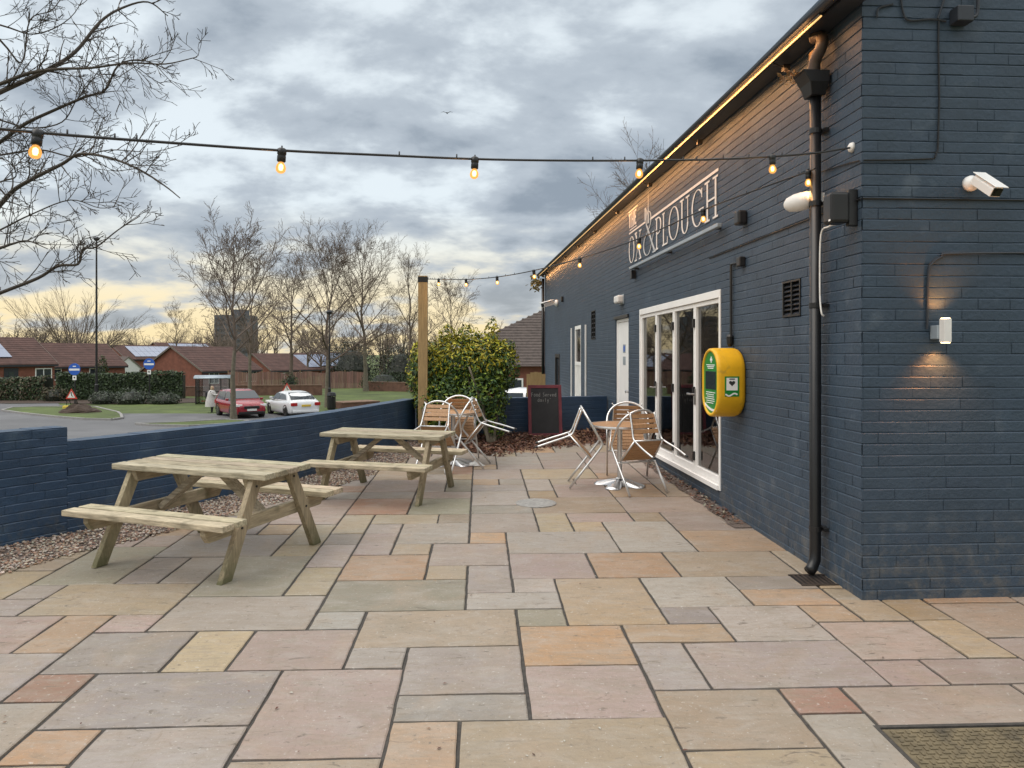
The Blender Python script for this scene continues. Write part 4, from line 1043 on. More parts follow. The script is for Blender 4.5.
gb(mb, gx-.02, gx+.24, gy-.02, gy, -.01, .008); gb(mb, gx-.02, gx+.24, gy+.2, gy+.22, -.01, .008)
mb.build('grate_bars', M['copper'], gl)
mb = MB(); gb(mb, gx-.015, gx+.235, gy-.015, gy+.215, -.02, .003); mb.build('gully_pot', M['black'], gl)
# ================================================================== PATIO FURNITURE
# ---- festoon lights
def festoon(label, pts, bulbs, ties=True, scale=1.0, seed=1):
    """pts: cable polyline (world); bulbs: world points on the cable"""
    t = thing('festoon_lights', label, 'string lights', tuple(pts[0]))
    mb = MB(); mb.tube(pts, .0062, 6)
    rr = random.Random(seed)
    for i in range(0, len(pts)-1):
        if rr.random() < .45: mb.tube([pts[i]-UZ*.004, pts[i]+UZ*.022], .004, 5)
    mb.build('cable', M['black'], t, smooth=True)
    for p in bulbs:
        tilt = Matrix.Rotation(rr.uniform(-.12, .12), 3, 'X') @ Matrix.Rotation(rr.uniform(-.12, .12), 3, 'Y')
        dn = tilt @ Vector((0, 0, -1))
        h = MB(); h.lathe([(.012, -.012), (.021, -.006), (.021, .018), (.018, .022), (.020, .026), (.020, .050), (.015, .054)], p, dn, 14)
        ho = h.build('lamp_holder', M['black'], t, smooth=True)
        b = MB(); b.lathe([(.012, .052), (.013, .057), (.020, .068), (.0235, .081), (.021, .095), (.012, .104), (0, .107)], p, dn, 16)
        bo = b.build('bulb', M['bulb'], ho, smooth=True)
        b = MB(); b.lathe([(0, .060), (.009, .066), (.011, .078), (.008, .090), (0, .093)], p, dn, 8); b.build('filament', M['filament'], ho, smooth=True)
        l = bpy.data.lights.new('bulb_glow', 'POINT'); l.energy = 1.0; l.color = (1, .5, .17); l.shadow_soft_size = .03
        o = bpy.data.objects.new('bulb_glow', l); col.objects.link(o); o.location = p+dn*.15
    return t
up = [(-170, 112, 2.72), (38, 132.5, 3.0), (160, 142, 3.28), (282, 150.5, 3.55), (380, 155, 3.8), (475, 159, 4.05), (560, 160.5, 4.27), (640, 160.5, 4.45), (710, 159.5, 4.63), (772, 156.5, 4.76), (815, 153, 4.85), (850, 147.8, 4.93)]
upts = catmull([at(*p) for p in up], 5)
festoon('upper festoon cable of warm bulbs crossing the open sky above the patio', upts, [at(38, 132.5, 3.0), at(282, 150.5, 3.55), at(475, 159, 4.05), at(640, 160.5, 4.45), at(772, 156.5, 4.76)], seed=3)
lo = [(428, 279, 12.3), (438.6, 279.2, 11.95), (466, 279.4, 11.2), (497, 277, 10.4), (533.7, 270.5, 9.6), (579.8, 258.5, 8.6), (639, 238.5, 7.5), (703, 210, 6.5), (760, 188.5, 5.85), (808, 171.5, 5.45), (815, 168, 5.38)]
lpts = catmull([at(*p) for p in lo], 4)
festoon('lower festoon cable of warm bulbs running from the timber post along the pub front', lpts, [at(*lo[i]) for i in (1, 2, 3, 4, 5, 6, 7, 9)], seed=4)
# ---- timber post
pp = ld(12.3*(423-CX)/F, 12.3); pp.z = gz(pp.y)
po = thing('timber_post', 'tall square timber post in the patio corner holding the festoon cable', 'post', tuple(pp))
mb = MB(); mb.box(pp+UZ*1.31, BF*.15, BU*.15, UZ*2.82); mb.build('shaft', M['post'], po, bevel=.006)
mb = MB(); mb.box(pp+UZ*2.66, BF*.157, BU*.157, UZ*.09); mb.build('strap', M['black'], po, bevel=.003)
mb = MB(); mb.tube([pp+UZ*2.68+BF*.08, pp+UZ*2.67+BF*.13, at(428, 279, 12.3)], .008, 6); mb.build('eye_hook', M['steel'], po)

# ---- picnic tables (local: x along, y across, z up)
def picnic(label):
    t = thing('picnic_table', label, 'picnic table', local=True, group='picnic tables along the low wall')
    rr = random.Random(21)
    def board(mb, x0, x1, y0, y1, z0, z1): mb.bx(x0, x1, y0, y1, z0, z1, jit((1, 1, 1), .17, rr))
    L = .725
    bw = .124
    mb = MB()
    for k in range(4): board(mb, -L+rr.uniform(-.004, .004), L+rr.uniform(-.004, .004), -.29+k*.147, -.29+k*.147+bw, .678, .722+rr.uniform(-.002, .002))
    mb.build('tabletop', M['wood'], t, local=True, bevel=.006)
    for sgn in (-1, 1):
        mb = MB()
        for k in range(2): board(mb, -L+rr.uniform(-.005, .005), L+rr.uniform(-.005, .005), sgn*.605-.127+k*.139, sgn*.605-.127+k*.139+.113, .405, .450+rr.uniform(-.002, .002))
        mb.build('bench_seat', M['wood'], t, local=True, bevel=.006)
    for sx_ in (-1, 1):
        x = sx_*.575
        for sgn in (-1, 1):
            mb = MB(); top = Vector((x, sgn*.20, .676)); ft = Vector((x, sgn*.545, 0))
            d = (ft-top).normalized(); w = .098
            sd = Vector((0, 1, 0)); wv = w/abs(d.z)
            # parallelogram leg cut level at floor and top
            poly = [(x-.0225, top.y-wv/2, top.z), (x-.0225, top.y+wv/2, top.z), (x-.0225, ft.y+wv/2, ft.z), (x-.0225, ft.y-wv/2, ft.z)]
            mb.prism([Vector(p) for p in poly], Vector((.045, 0, 0)), jit((1, 1, 1), .1, rr)); mb.build('leg', M['wood_leg'], t, local=True, bevel=.004)
        mb = MB(); xi = x-sx_*.046
        poly = [(xi-.022, -.70, .404), (xi-.022, .70, .404), (xi-.022, .70, .36), (xi-.022, .66, .305), (xi-.022, -.66, .305), (xi-.022, -.70, .36)]
        mb.prism([Vector(p) for p in poly], Vector((.044, 0, 0)), jit((1, 1, 1), .1, rr)); mb.build('cross_bearer', M['wood_cross'], t, local=True, bevel=.004)
        mb = MB(); poly = [(xi-.022, -.27, .677), (xi-.022, .27, .677), (xi-.022, .24, .59), (xi-.022, -.24, .59)]
        mb.prism([Vector(p) for p in poly], Vector((.044, 0, 0)), jit((1, 1, 1), .1, rr)); mb.build('top_cleat', M['wood_cross'], t, local=True, bevel=.004)
        mb = MB(); mb.beam((xi-sx_*.03, 0, .345), (sx_*.10, 0, .655), .09, .044, side=Vector((0, 1, 0)), c=jit((1, 1, 1), .1, rr)); mb.build('diagonal_brace', M['wood'], t, local=True, bevel=.004)
        mb = MB()
        for sgn in (-1, 1):
            for yy, zz in ((.385, .35), (.225, .62)): mb.lathe([(.009, 0), (.009, .006), (0, .008)], Vector((x+sx_*.023, sgn*yy, zz)), Vector((sx_, 0, 0)), 8)
        mb.build('bolts', M['black'], t, local=True)
    mb = MB(); mb.beam((-.1, 0, .665), (.1, 0, .665), .09, .024, side=Vector((0, 1, 0))); mb.build('centre_batten', M['wood'], t, local=True)
    return t
def put(o, lat, d, ax_lat, ax_d, zoff=0.0, scale=None):
    p = ld(lat, d); p.z = gz(p.y)+zoff; o.location = p
    v = ld(ax_lat, ax_d); a = math.atan2(v.y, v.x)
    tilt = Matrix.Rotation(math.atan(SL), 4, 'X')
    e = (tilt @ Matrix.Rotation(a, 4, 'Z')).to_euler(); o.rotation_euler = e
    if scale: o.scale = (scale,)*3
pt1 = picnic('nearest weathered timber picnic table, standing closest to the camera')
put(pt1, -2.36, 6.0, .94, -.34)
pt2 = copy_tree(pt1); pt2['label'] = 'farther weathered timber picnic table, with the bistro chairs just behind it'
put(pt2, -1.36, 8.40, .968, -.25, -.012, .955)

# ---- aluminium bistro set (chair local: s=+x towards its front, y across, z up, feet of front legs at origin when tipped)
def chair_mesh(label, group):
    t = thing('bistro_chair', label, 'chair', local=True, group=group)
    Fp = Vector((.45, 0, .0))
    hw = .265
    def S(x, y, z): return Vector((x-Fp.x, y, z))
    r = .0140
    el = Vector((.325, 0, .66)); tp = Vector((-.174, 0, .767))
    v = (tp-el); ln = v.length; vd = v/ln
    # continuous loop: foot, leg, arm elbow, arched back, elbow, foot
    arm = el+vd*(ln-hw)
    pts = [S(.45, -hw, 0), S(.385, -hw, .36), S(.335, -hw, .60), S(*(el+vd*.03+Vector((0, -hw, -.006))))]
    pts = [S(.45, -hw, 0), S(.41, -hw, .22), S(.36, -hw, .50), S(.338, -hw, .615), S(.322, -hw, .652), S(.29, -hw, .668)]
    pts += [S(*(el+vd*q+Vector((0, -hw, 0)))) for q in (.08, .16)]
    n = 16
    for k in range(n+1):
        a = math.pi*k/n; p = arm+vd*math.sin(a)*hw; p.y = -math.cos(a)*hw; pts.append(S(*p))
    pts += [S(*(el+vd*q+Vector((0, hw, 0)))) for q in (.16, .08)]
    pts += [S(.29, hw, .668), S(.322, hw, .652), S(.338, hw, .615), S(.36, hw, .50), S(.41, hw, .22), S(.45, hw, 0)]
    mb = MB(); mb.tube(pts, r, 10); mb.build('arched_frame', M['alu'], t, local=True, smooth=True)
    J = Vector((.0, 0, .44))
    bt = Vector((-.150, 0, .745))
    for sgn in (-1, 1):
        y = sgn*.195; y2 = sgn*.17; y3 = sgn*.225
        mb = MB(); mb.tube(catmull([S(bt.x, y2, bt.z), S(bt.x*.5, y2+sgn*.012, J.z+.16), S(-.012, y, J.z+.03), S(-.03, y+sgn*.006, J.z-.05), S(-.105, y3, .22), S(-.186, y3, .03)], 6), .0115, 10)
        mb.build('rear_leg', M['alu'], t, local=True, smooth=True)
        mb = MB(); mb.lathe([(.014, 0), (.014, .03), (0, .031)], S(-.186, y3, .03)+Vector((.006, 0, .016)), Vector((-.30, 0, -.75)), 10); mb.build('rubber_foot', M['black'], t, local=True)
        mb = MB(); mb.tube([S(-.01, sgn*.2, .43), S(.37, sgn*.235, .43)], .010, 8); mb.build('seat_rail', M['alu'], t, local=True, smooth=True)
    for x in (.372, -.02):
        mb = MB(); w_ = hw if x > 0 else .2; mb.tube([S(x, -w_, .425), S(x, w_, .425)], .010, 8); mb.build('cross_bar', M['alu'], t, local=True, smooth=True)
    for sgn in (-1, 1):
        mb = MB(); mb.tube([S(bt.x*.93, sgn*.17, bt.z-.02), S(bt.x-.005, sgn*.20, bt.z+.02)], .008, 6); mb.build('back_clip', M['alu'], t, local=True, smooth=True)
    mb = MB()
    for k in range(7): mb.bx(.005+k*.051-Fp.x, .05+k*.051-Fp.x, -.205-.004*k, .205+.004*k, .441, .453)
    mb.build('seat_slats', M['slat'], t, local=True, bevel=.003)
    mb = MB()
    d = (bt-Vector((-.01, 0, J.z+.03))); dl = d.length; dn = d/dl; nn = Vector((dn.z, 0, -dn.x))
    for k in range(4):
        c = Vector((-.01, 0, J.z+.03))+dn*(.085+k*.062)+nn*.012
        mb.box(S(*c), Vector((0, .355, 0)), dn*.050, nn*.012)
    mb.build('back_slats', M['slat'], t, local=True, bevel=.003)
    return t
def place_chair(o, lat, d, flat, fd, tip=46):
    p = ld(lat, d); p.z = gz(p.y)+.012; o.scale = (.93,)*3; v = ld(flat, fd); a = math.atan2(v.y, v.x)
    o.location = p; o.rotation_euler = (Matrix.Rotation(a, 4, 'Z') @ Matrix.Rotation(R(tip), 4, 'Y')).to_euler()
ch = chair_mesh('front bistro chair of the right table, seat underside and slatted back towards the camera', 'bistro chairs tipped against the right table')
def more(label, group):
    c = copy_tree(ch); c['label'] = label; c['group'] = group; return c
gR, gL = 'bistro chairs tipped against the right table', 'bistro chairs tipped against the left table'
place_chair(ch, 1.49, 8.27, -.42, .90, 47)
place_chair(more('bistro chair seen from its side, tipped on the left of the right bistro table', gR), .66, 8.84, .985, -.04, 48)
place_chair(more('rearmost bistro chair at the right table, its bright arch showing above the tabletop', gR), 1.43, 9.45, -.12, -.99, 46)
place_chair(more('left bistro chair just behind the farther picnic table, pale slatted back facing camera', gL), -1.0, 9.55, .25, .97, 52)
place_chair(more('bistro chair tipped at the right side of the left table, rear legs sticking out', gL), -.33, 10.12, -.97, .16, 51)
place_chair(more('rearmost bistro chair at the left table, its arch between the other two', gL), -.72, 10.85, -.08, -.99, 53)
def bistro_table(label):
    t = thing('bistro_table', label, 'table', local=True, group='round slatted bistro tables')
    mb = MB(); Rr = .345
    for k in range(9):
        y = -.33+k*.0735; y0, y1 = y, y+.068
        pts = []
        def hx(yy): return math.sqrt(max(0, (Rr-.012)**2-min(abs(yy), Rr-.013)**2))
        n = 5
        top = [(-hx(y0+(y1-y0)*i/n), y0+(y1-y0)*i/n) for i in range(n+1)]; bot = [(hx(y0+(y1-y0)*i/n), y0+(y1-y0)*i/n) for i in range(n, -1, -1)]
        mb.prism([Vector((x, yy, .700)) for x, yy in top+bot], Vector((0, 0, .014)))
    mb.build('table_slats', M['slat'], t, local=True, bevel=.002)
    mb = MB(); mb.lathe([(Rr-.012, .690), (Rr, .690), (Rr+.003, .703), (Rr, .718), (Rr-.012, .718), (Rr-.012, .690)], Vector(), UZ, 48)
    mb.build('rim', M['alu'], t, local=True, smooth=False)
    mb = MB(); mb.lathe([(.10, .690), (.10, .682), (.03, .672), (.028, .10), (.05, .085)], Vector(), UZ, 20); mb.box((0, 0, .694), (.6, 0, 0), (0, .04, 0), (0, 0, .008)); mb.box((0, 0, .693), (.04, 0, 0), (0, .6, 0), (0, 0, .007)); mb.build('column', M['alu'], t, local=True, smooth=False)
    for k in range(4):
        a = R(45+90*k+12); d = Vector((math.cos(a), math.sin(a), 0)); s = Vector((-d.y, d.x, 0)); mb = MB(); n = 9; vs = []
        for i in range(n+1):
            q = i/n; w = .032+.052*math.sin(min(1, q*1.15)*math.pi/2)*(1 if q < .93 else .72); h = .085-.062*q**1.3
            for j in range(7):
                b = math.pi*j/6; vs.append(d*(.02+q*.27)+s*(-math.cos(b)*w)+UZ*(.004+(h)*math.sin(b)**.8))
        mb.add(vs, [(i*7+j, i*7+j+1, (i+1)*7+j+1, (i+1)*7+j) for i in range(n) for j in range(6)]+[tuple(n*7+j for j in range(7))]); mb.build('foot', M['steel'], t, local=True, smooth=True)
    return t
bt1 = bistro_table('right round slatted bistro table beside the glazed doors, chairs tipped around it'); put(bt1, 1.25, 8.83, 1, .1)
bt2 = copy_tree(bt1); bt2['label'] = 'left round slatted bistro table behind the farther picnic table, chairs tipped around it'; put(bt2, -.80, 10.33, 1, -.2)
# ---- litter below the farther table
q = gnd(476, 466); mb = MB(); r6 = random.Random(2); vs = []
for i in range(5):
    for j in range(9):
        a = 2*math.pi*j/9; vs.append(q+Vector((math.cos(a)*.11*(1-.2*i)*r6.uniform(.7, 1.2), math.sin(a)*.06*(1-.2*i)*r6.uniform(.7, 1.2), .008+.018*i*r6.uniform(.7, 1.2))))
mb.add(vs, [(i*9+j, i*9+(j+1) % 9, (i+1)*9+(j+1) % 9, (i+1)*9+j) for i in range(4) for j in range(9)]+[tuple(36+j for j in range(9))])
tag(mb.build('litter', M['litter'], None, org=q), 'crumpled white litter on the paving by the left bistro table', 'litter')
q = gnd(447, 474); mb = MB(); mb.lathe([(.02, 0), (.036, .01), (.036, .05), (.03, .066), (0, .068)], q, UZ, 12); tag(mb.build('cup', M['litter'], None, org=q, smooth=True), 'small white cup on the paving behind the farther picnic table', 'cup')
# ---- chalkboard leaning on the short wall
cA = ld(13.0*(528.6-CX)/F, 13.0); cB = ld(13.0*(562.6-CX)/F, 13.05)
bw = (cB-cA).length; cu = (cB-cA).normalized(); cn = Vector((cu.y, -cu.x, 0))
base = (cA+cB)/2; base.z = gz(base.y)+.03
lean = (UZ*.985-cn*.17).normalized(); fr_n = cu.cross(lean).normalized()
if fr_n.dot(cn) < 0: fr_n = -fr_n
H_ = EYE-(384.6-HZ)*13.05/F-base.z
cbt = thing('chalkboard', 'maroon framed chalkboard propped on the short navy wall among dead leaves', 'chalkboard', tuple(base))
mb = MB(); fwid = .055
for x in (-bw/2+fwid/2, bw/2-fwid/2): mb.box(base+cu*x+lean*H_/2, cu*fwid, lean*H_, fr_n*.035)
for y in (fwid/2, H_-fwid/2): mb.box(base+lean*y, cu*(bw-2*fwid), lean*fwid, fr_n*.033)
mb.build('frame', M['maroon'], cbt, bevel=.004)
mb = MB(); mb.box(base+lean*H_/2, cu*(bw-2*fwid+.01), lean*(H_-2*fwid+.01), fr_n*.015); mb.build('board', M['chalk_board'], cbt)
mb = MB()
STK = {'F': [[(0, 0), (.05, 1), (.6, 1)], [(.05, .5), (.5, .55)]], 'o': [arc(.4, .35, .32, .33, 0, 360, 10)], 'd': [arc(.35, .3, .3, .3, 0, 360, 10), [(.66, 1), (.66, 0)]], 'S': [[(.6, .95), (.3, 1), (.1, .8), (.3, .55), (.55, .4), (.5, .1), (.1, 0)]],
       'e': [[(.1, .3), (.6, .35), (.5, .6), (.2, .6), (.1, .3), (.2, .05), (.6, .1)]], 'r': [[(.1, .6), (.15, 0)], [(.12, .4), (.3, .6), (.55, .6)]], 'v': [[(.05, .6), (.3, 0), (.6, .6)]], 'a': [arc(.35, .3, .28, .3, 0, 360, 10), [(.62, .6), (.65, 0)]], 'i': [[(.3, .6), (.3, 0)]], 'l': [[(.3, 1), (.3, 0)]], 'y': [[(.05, .6), (.3, .05)], [(.62, .6), (.15, -.45)]], "'": [[(.3, 1), (.2, .8)]], 's': [[(.5, .6), (.15, .5), (.45, .25), (.1, .05)]]}
def chalk(text, cx, y, h, w):
    x = cx-len(text)*w/2
    for chh in text:
        for pl in STK.get(chh, []):
            for a_, b_ in zip(pl, pl[1:]):
                P0 = base+cu*(x+a_[0]*w)+lean*(y+a_[1]*h)+fr_n*.0085; P1 = base+cu*(x+b_[0]*w)+lean*(y+b_[1]*h)+fr_n*.0085
                mb.beam(P0, P1, .007, .001, side=fr_n.cross(P1-P0))
        x += w
chalk('Food Served', -.01, H_-.20, .065, .040); chalk("daily'", .0, H_-.29, .06, .042)
mb.build('chalk_writing', M['chalk'], cbt)

# ---- evergreen shrub in the corner
def leaves_blob(mb, blobs, n, size, cols, rg, top=None):
    tot = [b[3]*b[4]*b[5] for b in blobs]
    for _ in range(n):
        b = rg.choices(blobs, tot)[0]
        while True:
            u = Vector((rg.uniform(-1, 1), rg.uniform(-1, 1), rg.uniform(-1, 1)))
            if .05 < u.length < 1: break
        rr_ = u.length; u = u/rr_*(rr_**.38)*rg.uniform(.86, 1.07)
        p = Vector((b[0]+u.x*b[3], b[1]+u.y*b[4], b[2]+u.z*b[5]))
        s = size*rg.uniform(.6, 1.3)
        nrm_ = (u+Vector((rg.gauss(0, .5), rg.gauss(0, .5), rg.gauss(.2, .5)))).normalized()
        a = nrm_.orthogonal().normalized(); a = Matrix.Rotation(rg.uniform(0, 6.28), 3, nrm_) @ a; c_ = nrm_.cross(a)
        c = cols(p, u, rg)
        mb.add([p-a*s, p-c_*s*.42+nrm_*s*.12, p+a*s*1.1, p+c_*s*.42+nrm_*s*.12], [(0, 1, 2), (0, 2, 3)], c)
sc0 = ld(-.62, 12.62); zb = gz(sc0.y)
shr = thing('evergreen_shrub', 'dense evergreen shrub with yellow tipped leaves in the patio corner', 'shrub', (sc0.x, sc0.y, zb))
rg = random.Random(8)
def shc(p, u, r):
    k = r.random()
    yel = ss(1.25, 1.9, p.z)*.72+.12*(p.x < sc0.x-.5)
    if k < yel*.85: return jit((.40, .36, .024), .3, r)
    if k < .42+yel*.4: return jit((.145, .21, .022), .35, r)
    return jit((.036, .082, .020), .4, r)
bl_ = []
for lat, d, z, rx, ry, rz_ in ((-1.12, 12.7, 1.35, .42, .42, .55), (-.75, 12.7, 1.5, .5, .45, .56), (-.3, 12.65, 1.5, .46, .45, .55), (-.02, 12.6, 1.48, .32, .36, .46), (-.85, 12.55, .95, .55, .45, .5), (-.35, 12.5, 1.0, .5, .42, .45), (-1.0, 12.6, .65, .35, .35, .4), (-.12, 12.4, .62, .2, .22, .34), (-.62, 12.35, .62, .28, .25, .28), (-.15, 12.65, 2.02, .13, .15, .30), (-.52, 12.7, 2.0, .2, .2, .2), (-1.25, 12.7, 1.75, .2, .2, .2), (-.85, 12.6, 2.02, .16, .18, .17), (.05, 12.6, 1.8, .2, .2, .16)):
    p = ld(lat*1.06-.17, d, z); bl_.append((p.x, p.y, p.z, rx, ry, rz_))
mb = MB(); leaves_blob(mb, bl_, 22000, .036, shc, rg); mb.build('foliage', M['leaf'], shr)
mb = MB(); b0 = ld(-.32, 12.25); b0.z = gz(b0.y)
for q in range(5):
    e = b0+Vector((rg.uniform(-.5, .3), rg.uniform(-.1, .35), rg.uniform(1.0, 1.5))); mid = b0.lerp(e, .5)+Vector((rg.uniform(-.06, .06), 0, 0)); mb.tube(catmull([b0+Vector((rg.uniform(-.05, .05), 0, -.05)), mid, e], 5), [.035-.002*i for i in range(11)], 7)
b1 = ld(-.75, 12.6); b1.z = gz(b1.y)
for q in range(4):
    e = b1+Vector((rg.uniform(-.4, .4), rg.uniform(-.1, .3), rg.uniform(1.0, 1.5))); mb.tube([b1-UZ*.05, b1.lerp(e, .5), e], [.035, .028, .015], 7)
mb.build('stems', M['bark_pale'], shr, smooth=True)
# ================================================================== TREES
def grow(mb, p, d, L, r, lev, rg, P):
    """recursive bare branch. P: dict(maxlev, kids, up, wob, minr)"""
    n = 5 if lev == 0 else (4 if lev < 3 else 3)
    pts = [p]; dirs = [d]; q = p.copy(); dd = d.copy()
    for i in range(n):
        dd = (dd+Vector((rg.gauss(0, 1), rg.gauss(0, 1), rg.gauss(0, .7)))*P['wob']+UZ*P['up']*(.5 if lev else .2)).normalized()
        q = q+dd*(L/n); pts.append(q); dirs.append(dd)
    rend = r*(.55 if lev == 0 else .35)
    rs_ = [max(P['minr'], r+(rend-r)*i/n) for i in range(n+1)]
    mb.tube(pts, rs_, 6 if lev == 0 else (5 if lev == 1 else (4 if lev == 2 else 3)), cap=False)
    if lev >= P['maxlev']: return
    k = P['kids'][lev]
    k = max(1, int(k*rg.uniform(.75, 1.25)+.5))
    t0 = P['start'] if lev == 0 else .22
    for j in range(k):
        t = t0+(1-t0)*(j+rg.random()*.9)/k; t = min(.99, t)
        f = t*n; i = min(n-1, int(f)); c = pts[i].lerp(pts[i+1], f-i); bd = dirs[i+1]
        o = bd.orthogonal().normalized(); o = Matrix.Rotation(rg.uniform(0, 2*math.pi), 3, bd) @ o
        ang = R(rg.uniform(*P['ang'])) if lev else R(rg.uniform(*P.get('ang0', P['ang'])))
        nd = (bd*math.cos(ang)+o*math.sin(ang)).normalized()
        rr_ = (r+(rend-r)*t)*rg.uniform(.42, .62)
        grow(mb, c, nd, L*P['ratio'][lev]*rg.uniform(.7, 1.15)*(1.15-.45*t if lev else 1.0), rr_, lev+1, rg, P)
    # leader continues
    if lev < 2: grow(mb, pts[-1], dirs[-1], L*P['ratio'][lev]*.9, rend*.95, lev+1, rg, P)
def tree(name, label, base, h, seed, P, r=.16, m='bark_far', group=None, lean=(0, 0), tm=None):
    t = thing(name, label, 'tree', tuple(base), group=group)
    rg = random.Random(seed)
    d = Vector((lean[0], lean[1], 1)).normalized(); Lt = h*(.86 if P['stems'] < 2 else P['trunk'])
    mb = MB(); tr = MB()
    n = 12; pts = [base-UZ*.15]; ox = Vector()
    for i in range(1, n+1):
        ox = ox+Vector((rg.gauss(0, 1), rg.gauss(0, 1), 0))*h*.0065*(i/n+.3); pts.append(base+d*Lt*i/n+ox)
    pr = [r*1.3]+[max(.018, r*(1-.92*(i/n)**.8)) if P['stems'] < 2 else r*(1-.4*i/n) for i in range(1, n+1)]
    k0 = max(1, int(n*P['trunk']/.86)) if P['stems'] < 2 else n
    tr.tube(pts[:k0+1], pr[:k0+1], 9, cap=False)
    tr.build('trunk', M[tm or m], t, smooth=True)
    if P['stems'] < 2:
        mb.tube(pts[k0:], pr[k0:], 6, cap=False)
        nb_ = P['limbs']
        for j in range(nb_):
            q = (j+rg.random()*.8)/nb_; f = k0*.92+q*(n-k0*.92-.4); i = min(n-1, int(f)); c = pts[i].lerp(pts[i+1], f-i)
            a = j*2.4+rg.uniform(-.5, .5); an = R(P['ang0'][1]+(P['ang0'][0]-P['ang0'][1])*q+rg.uniform(-9, 9))
            nd = Vector((math.cos(a)*math.sin(an), math.sin(a)*math.sin(an), math.cos(an)))
            grow(mb, c, nd, h*P['limb']*(.78+.62*q-1.12*q*q)*rg.uniform(.85, 1.15), max(.02, pr[i]*rg.uniform(.42, .62)), 1, rg, P)
        grow(mb, pts[-1], d, h*.15, pr[-1], 2, rg, P)
    else:
        for j in range(P['limbs']):
            a = 2*math.pi*(j+rg.random()*.6)/P['limbs']; an = R(rg.uniform(*P['ang0']))
            nd = Vector((math.cos(a)*math.sin(an), math.sin(a)*math.sin(an), math.cos(an)))
            grow(mb, pts[-1].lerp(pts[-4], rg.random()), nd, h*P['limb']*rg.uniform(.8, 1.1), r*.30, 1, rg, P)
    mb.build('crown', M[m], t)
    return t
PB = dict(maxlev=4, kids=[5, 7, 5, 3], up=.075, wob=.07, minr=.0085, start=.3, ang=(24, 52), ang0=(20, 58), ratio=[.62, .50, .56, .6], trunk=.34, limb=.40, limbs=13, stems=1)
G_T = 'bare trees on the green'
tree('bare_tree', 'bare pale trunked tree standing in front of the red car', gt(234, 420.5), 10.4, 5, dict(PB, limbs=17, ang0=(16, 58), trunk=.40, limb=.40), .17, group=G_T, tm='bark_pale')
tree('bare_tree', 'bare tree beside the black lamp post, right of the white car', ter(328, 50.5), 10.9, 12, dict(PB, limbs=17, ang0=(20, 58), trunk=.32, limb=.48, kids=[5, 8, 6, 3]), .20, group=G_T, tm='bark_pale')
tree('bare_tree', 'ivy footed bare tree behind the white car by the boarded fence', ter(291, 66), 12.0, 21, dict(PB, ang0=(16, 52), limb=.40), .22, group=G_T)
tree('bare_tree', 'tall bare tree at the right end of the green, nearest the timber post', ter(366, 70), 14.6, 33, dict(PB, ang0=(18, 54), limbs=16, limb=.42, kids=[5, 8, 6, 3]), .24, group=G_T, tm='bark_pale')
tree('bare_tree', 'thin bare tree directly behind the red car between it and the fence', ter(250, 60), 12.0, 44, dict(PB, ang0=(14, 52), limb=.34), .17, group=G_T, tm='bark_pale')
tree('bare_tree', 'bare tree right behind the timber post', ter(408, 78), 14.0, 57, dict(PB, ang0=(16, 50), limb=.36), .2)
tree('bare_tree', 'bare tree rising behind the middle of the evergreen shrub', ter(452, 62), 9.6, 61, dict(PB, ang0=(16, 60), limb=.40), .15)
tree('bare_tree', 'broad fan shaped many stemmed bare tree behind the left bungalow roof', ter(72, 96), 14.5, 71, dict(PB, stems=2, trunk=.12, limbs=17, ang0=(6, 56), limb=.54, kids=[4, 6, 4, 3], up=.03, wob=.035, ang=(10, 30)), .30)
tree('bare_tree', 'bare tree top showing above the pub roof slope', ter(657, 46), 15.4, 83, dict(PB, ang0=(14, 50), trunk=.42), .22)
tree('bare_tree', 'slim bare tree between the fan shaped tree and the tower block', ter(176, 120), 12.0, 93, dict(PB, limb=.34), .16)
# far wood: many trees nobody could count, one object
mb = MB(); rg = random.Random(77)
PF = dict(maxlev=3, kids=[5, 5, 4], up=.06, wob=.07, minr=.022, start=.25, ang=(20, 55), ang0=(10, 50), ratio=[.6, .5, .55], trunk=.3, limb=.42, limbs=5)
for px, d, h in [(rg.uniform(-60, 58), rg.uniform(105, 135), rg.uniform(8.5, 12)) for _ in range(22)]+[(rg.uniform(60, 215), rg.uniform(170, 260), rg.uniform(9, 15)) for _ in range(34)]+[(rg.uniform(215, 430), rg.uniform(100, 170), rg.uniform(8, 14)) for _ in range(52)]+[(rg.uniform(425, 560), rg.uniform(80, 150), rg.uniform(6, 9.5)) for _ in range(20)]:
    b = ter(px, d); mb.tube([b-UZ*.2, b+UZ*h*.3], [.2, .14], 5, cap=False)
    for j in range(5):
        a = rg.uniform(0, 6.28); an = R(rg.uniform(5, 50)); grow(mb, b+UZ*h*rg.uniform(.12, .32), Vector((math.cos(a)*math.sin(an), math.sin(a)*math.sin(an), math.cos(an))), h*rg.uniform(.3, .45), .09, 1, rg, PF)
tag(mb.build('distant_wood', M['bark_far']), kind='stuff')
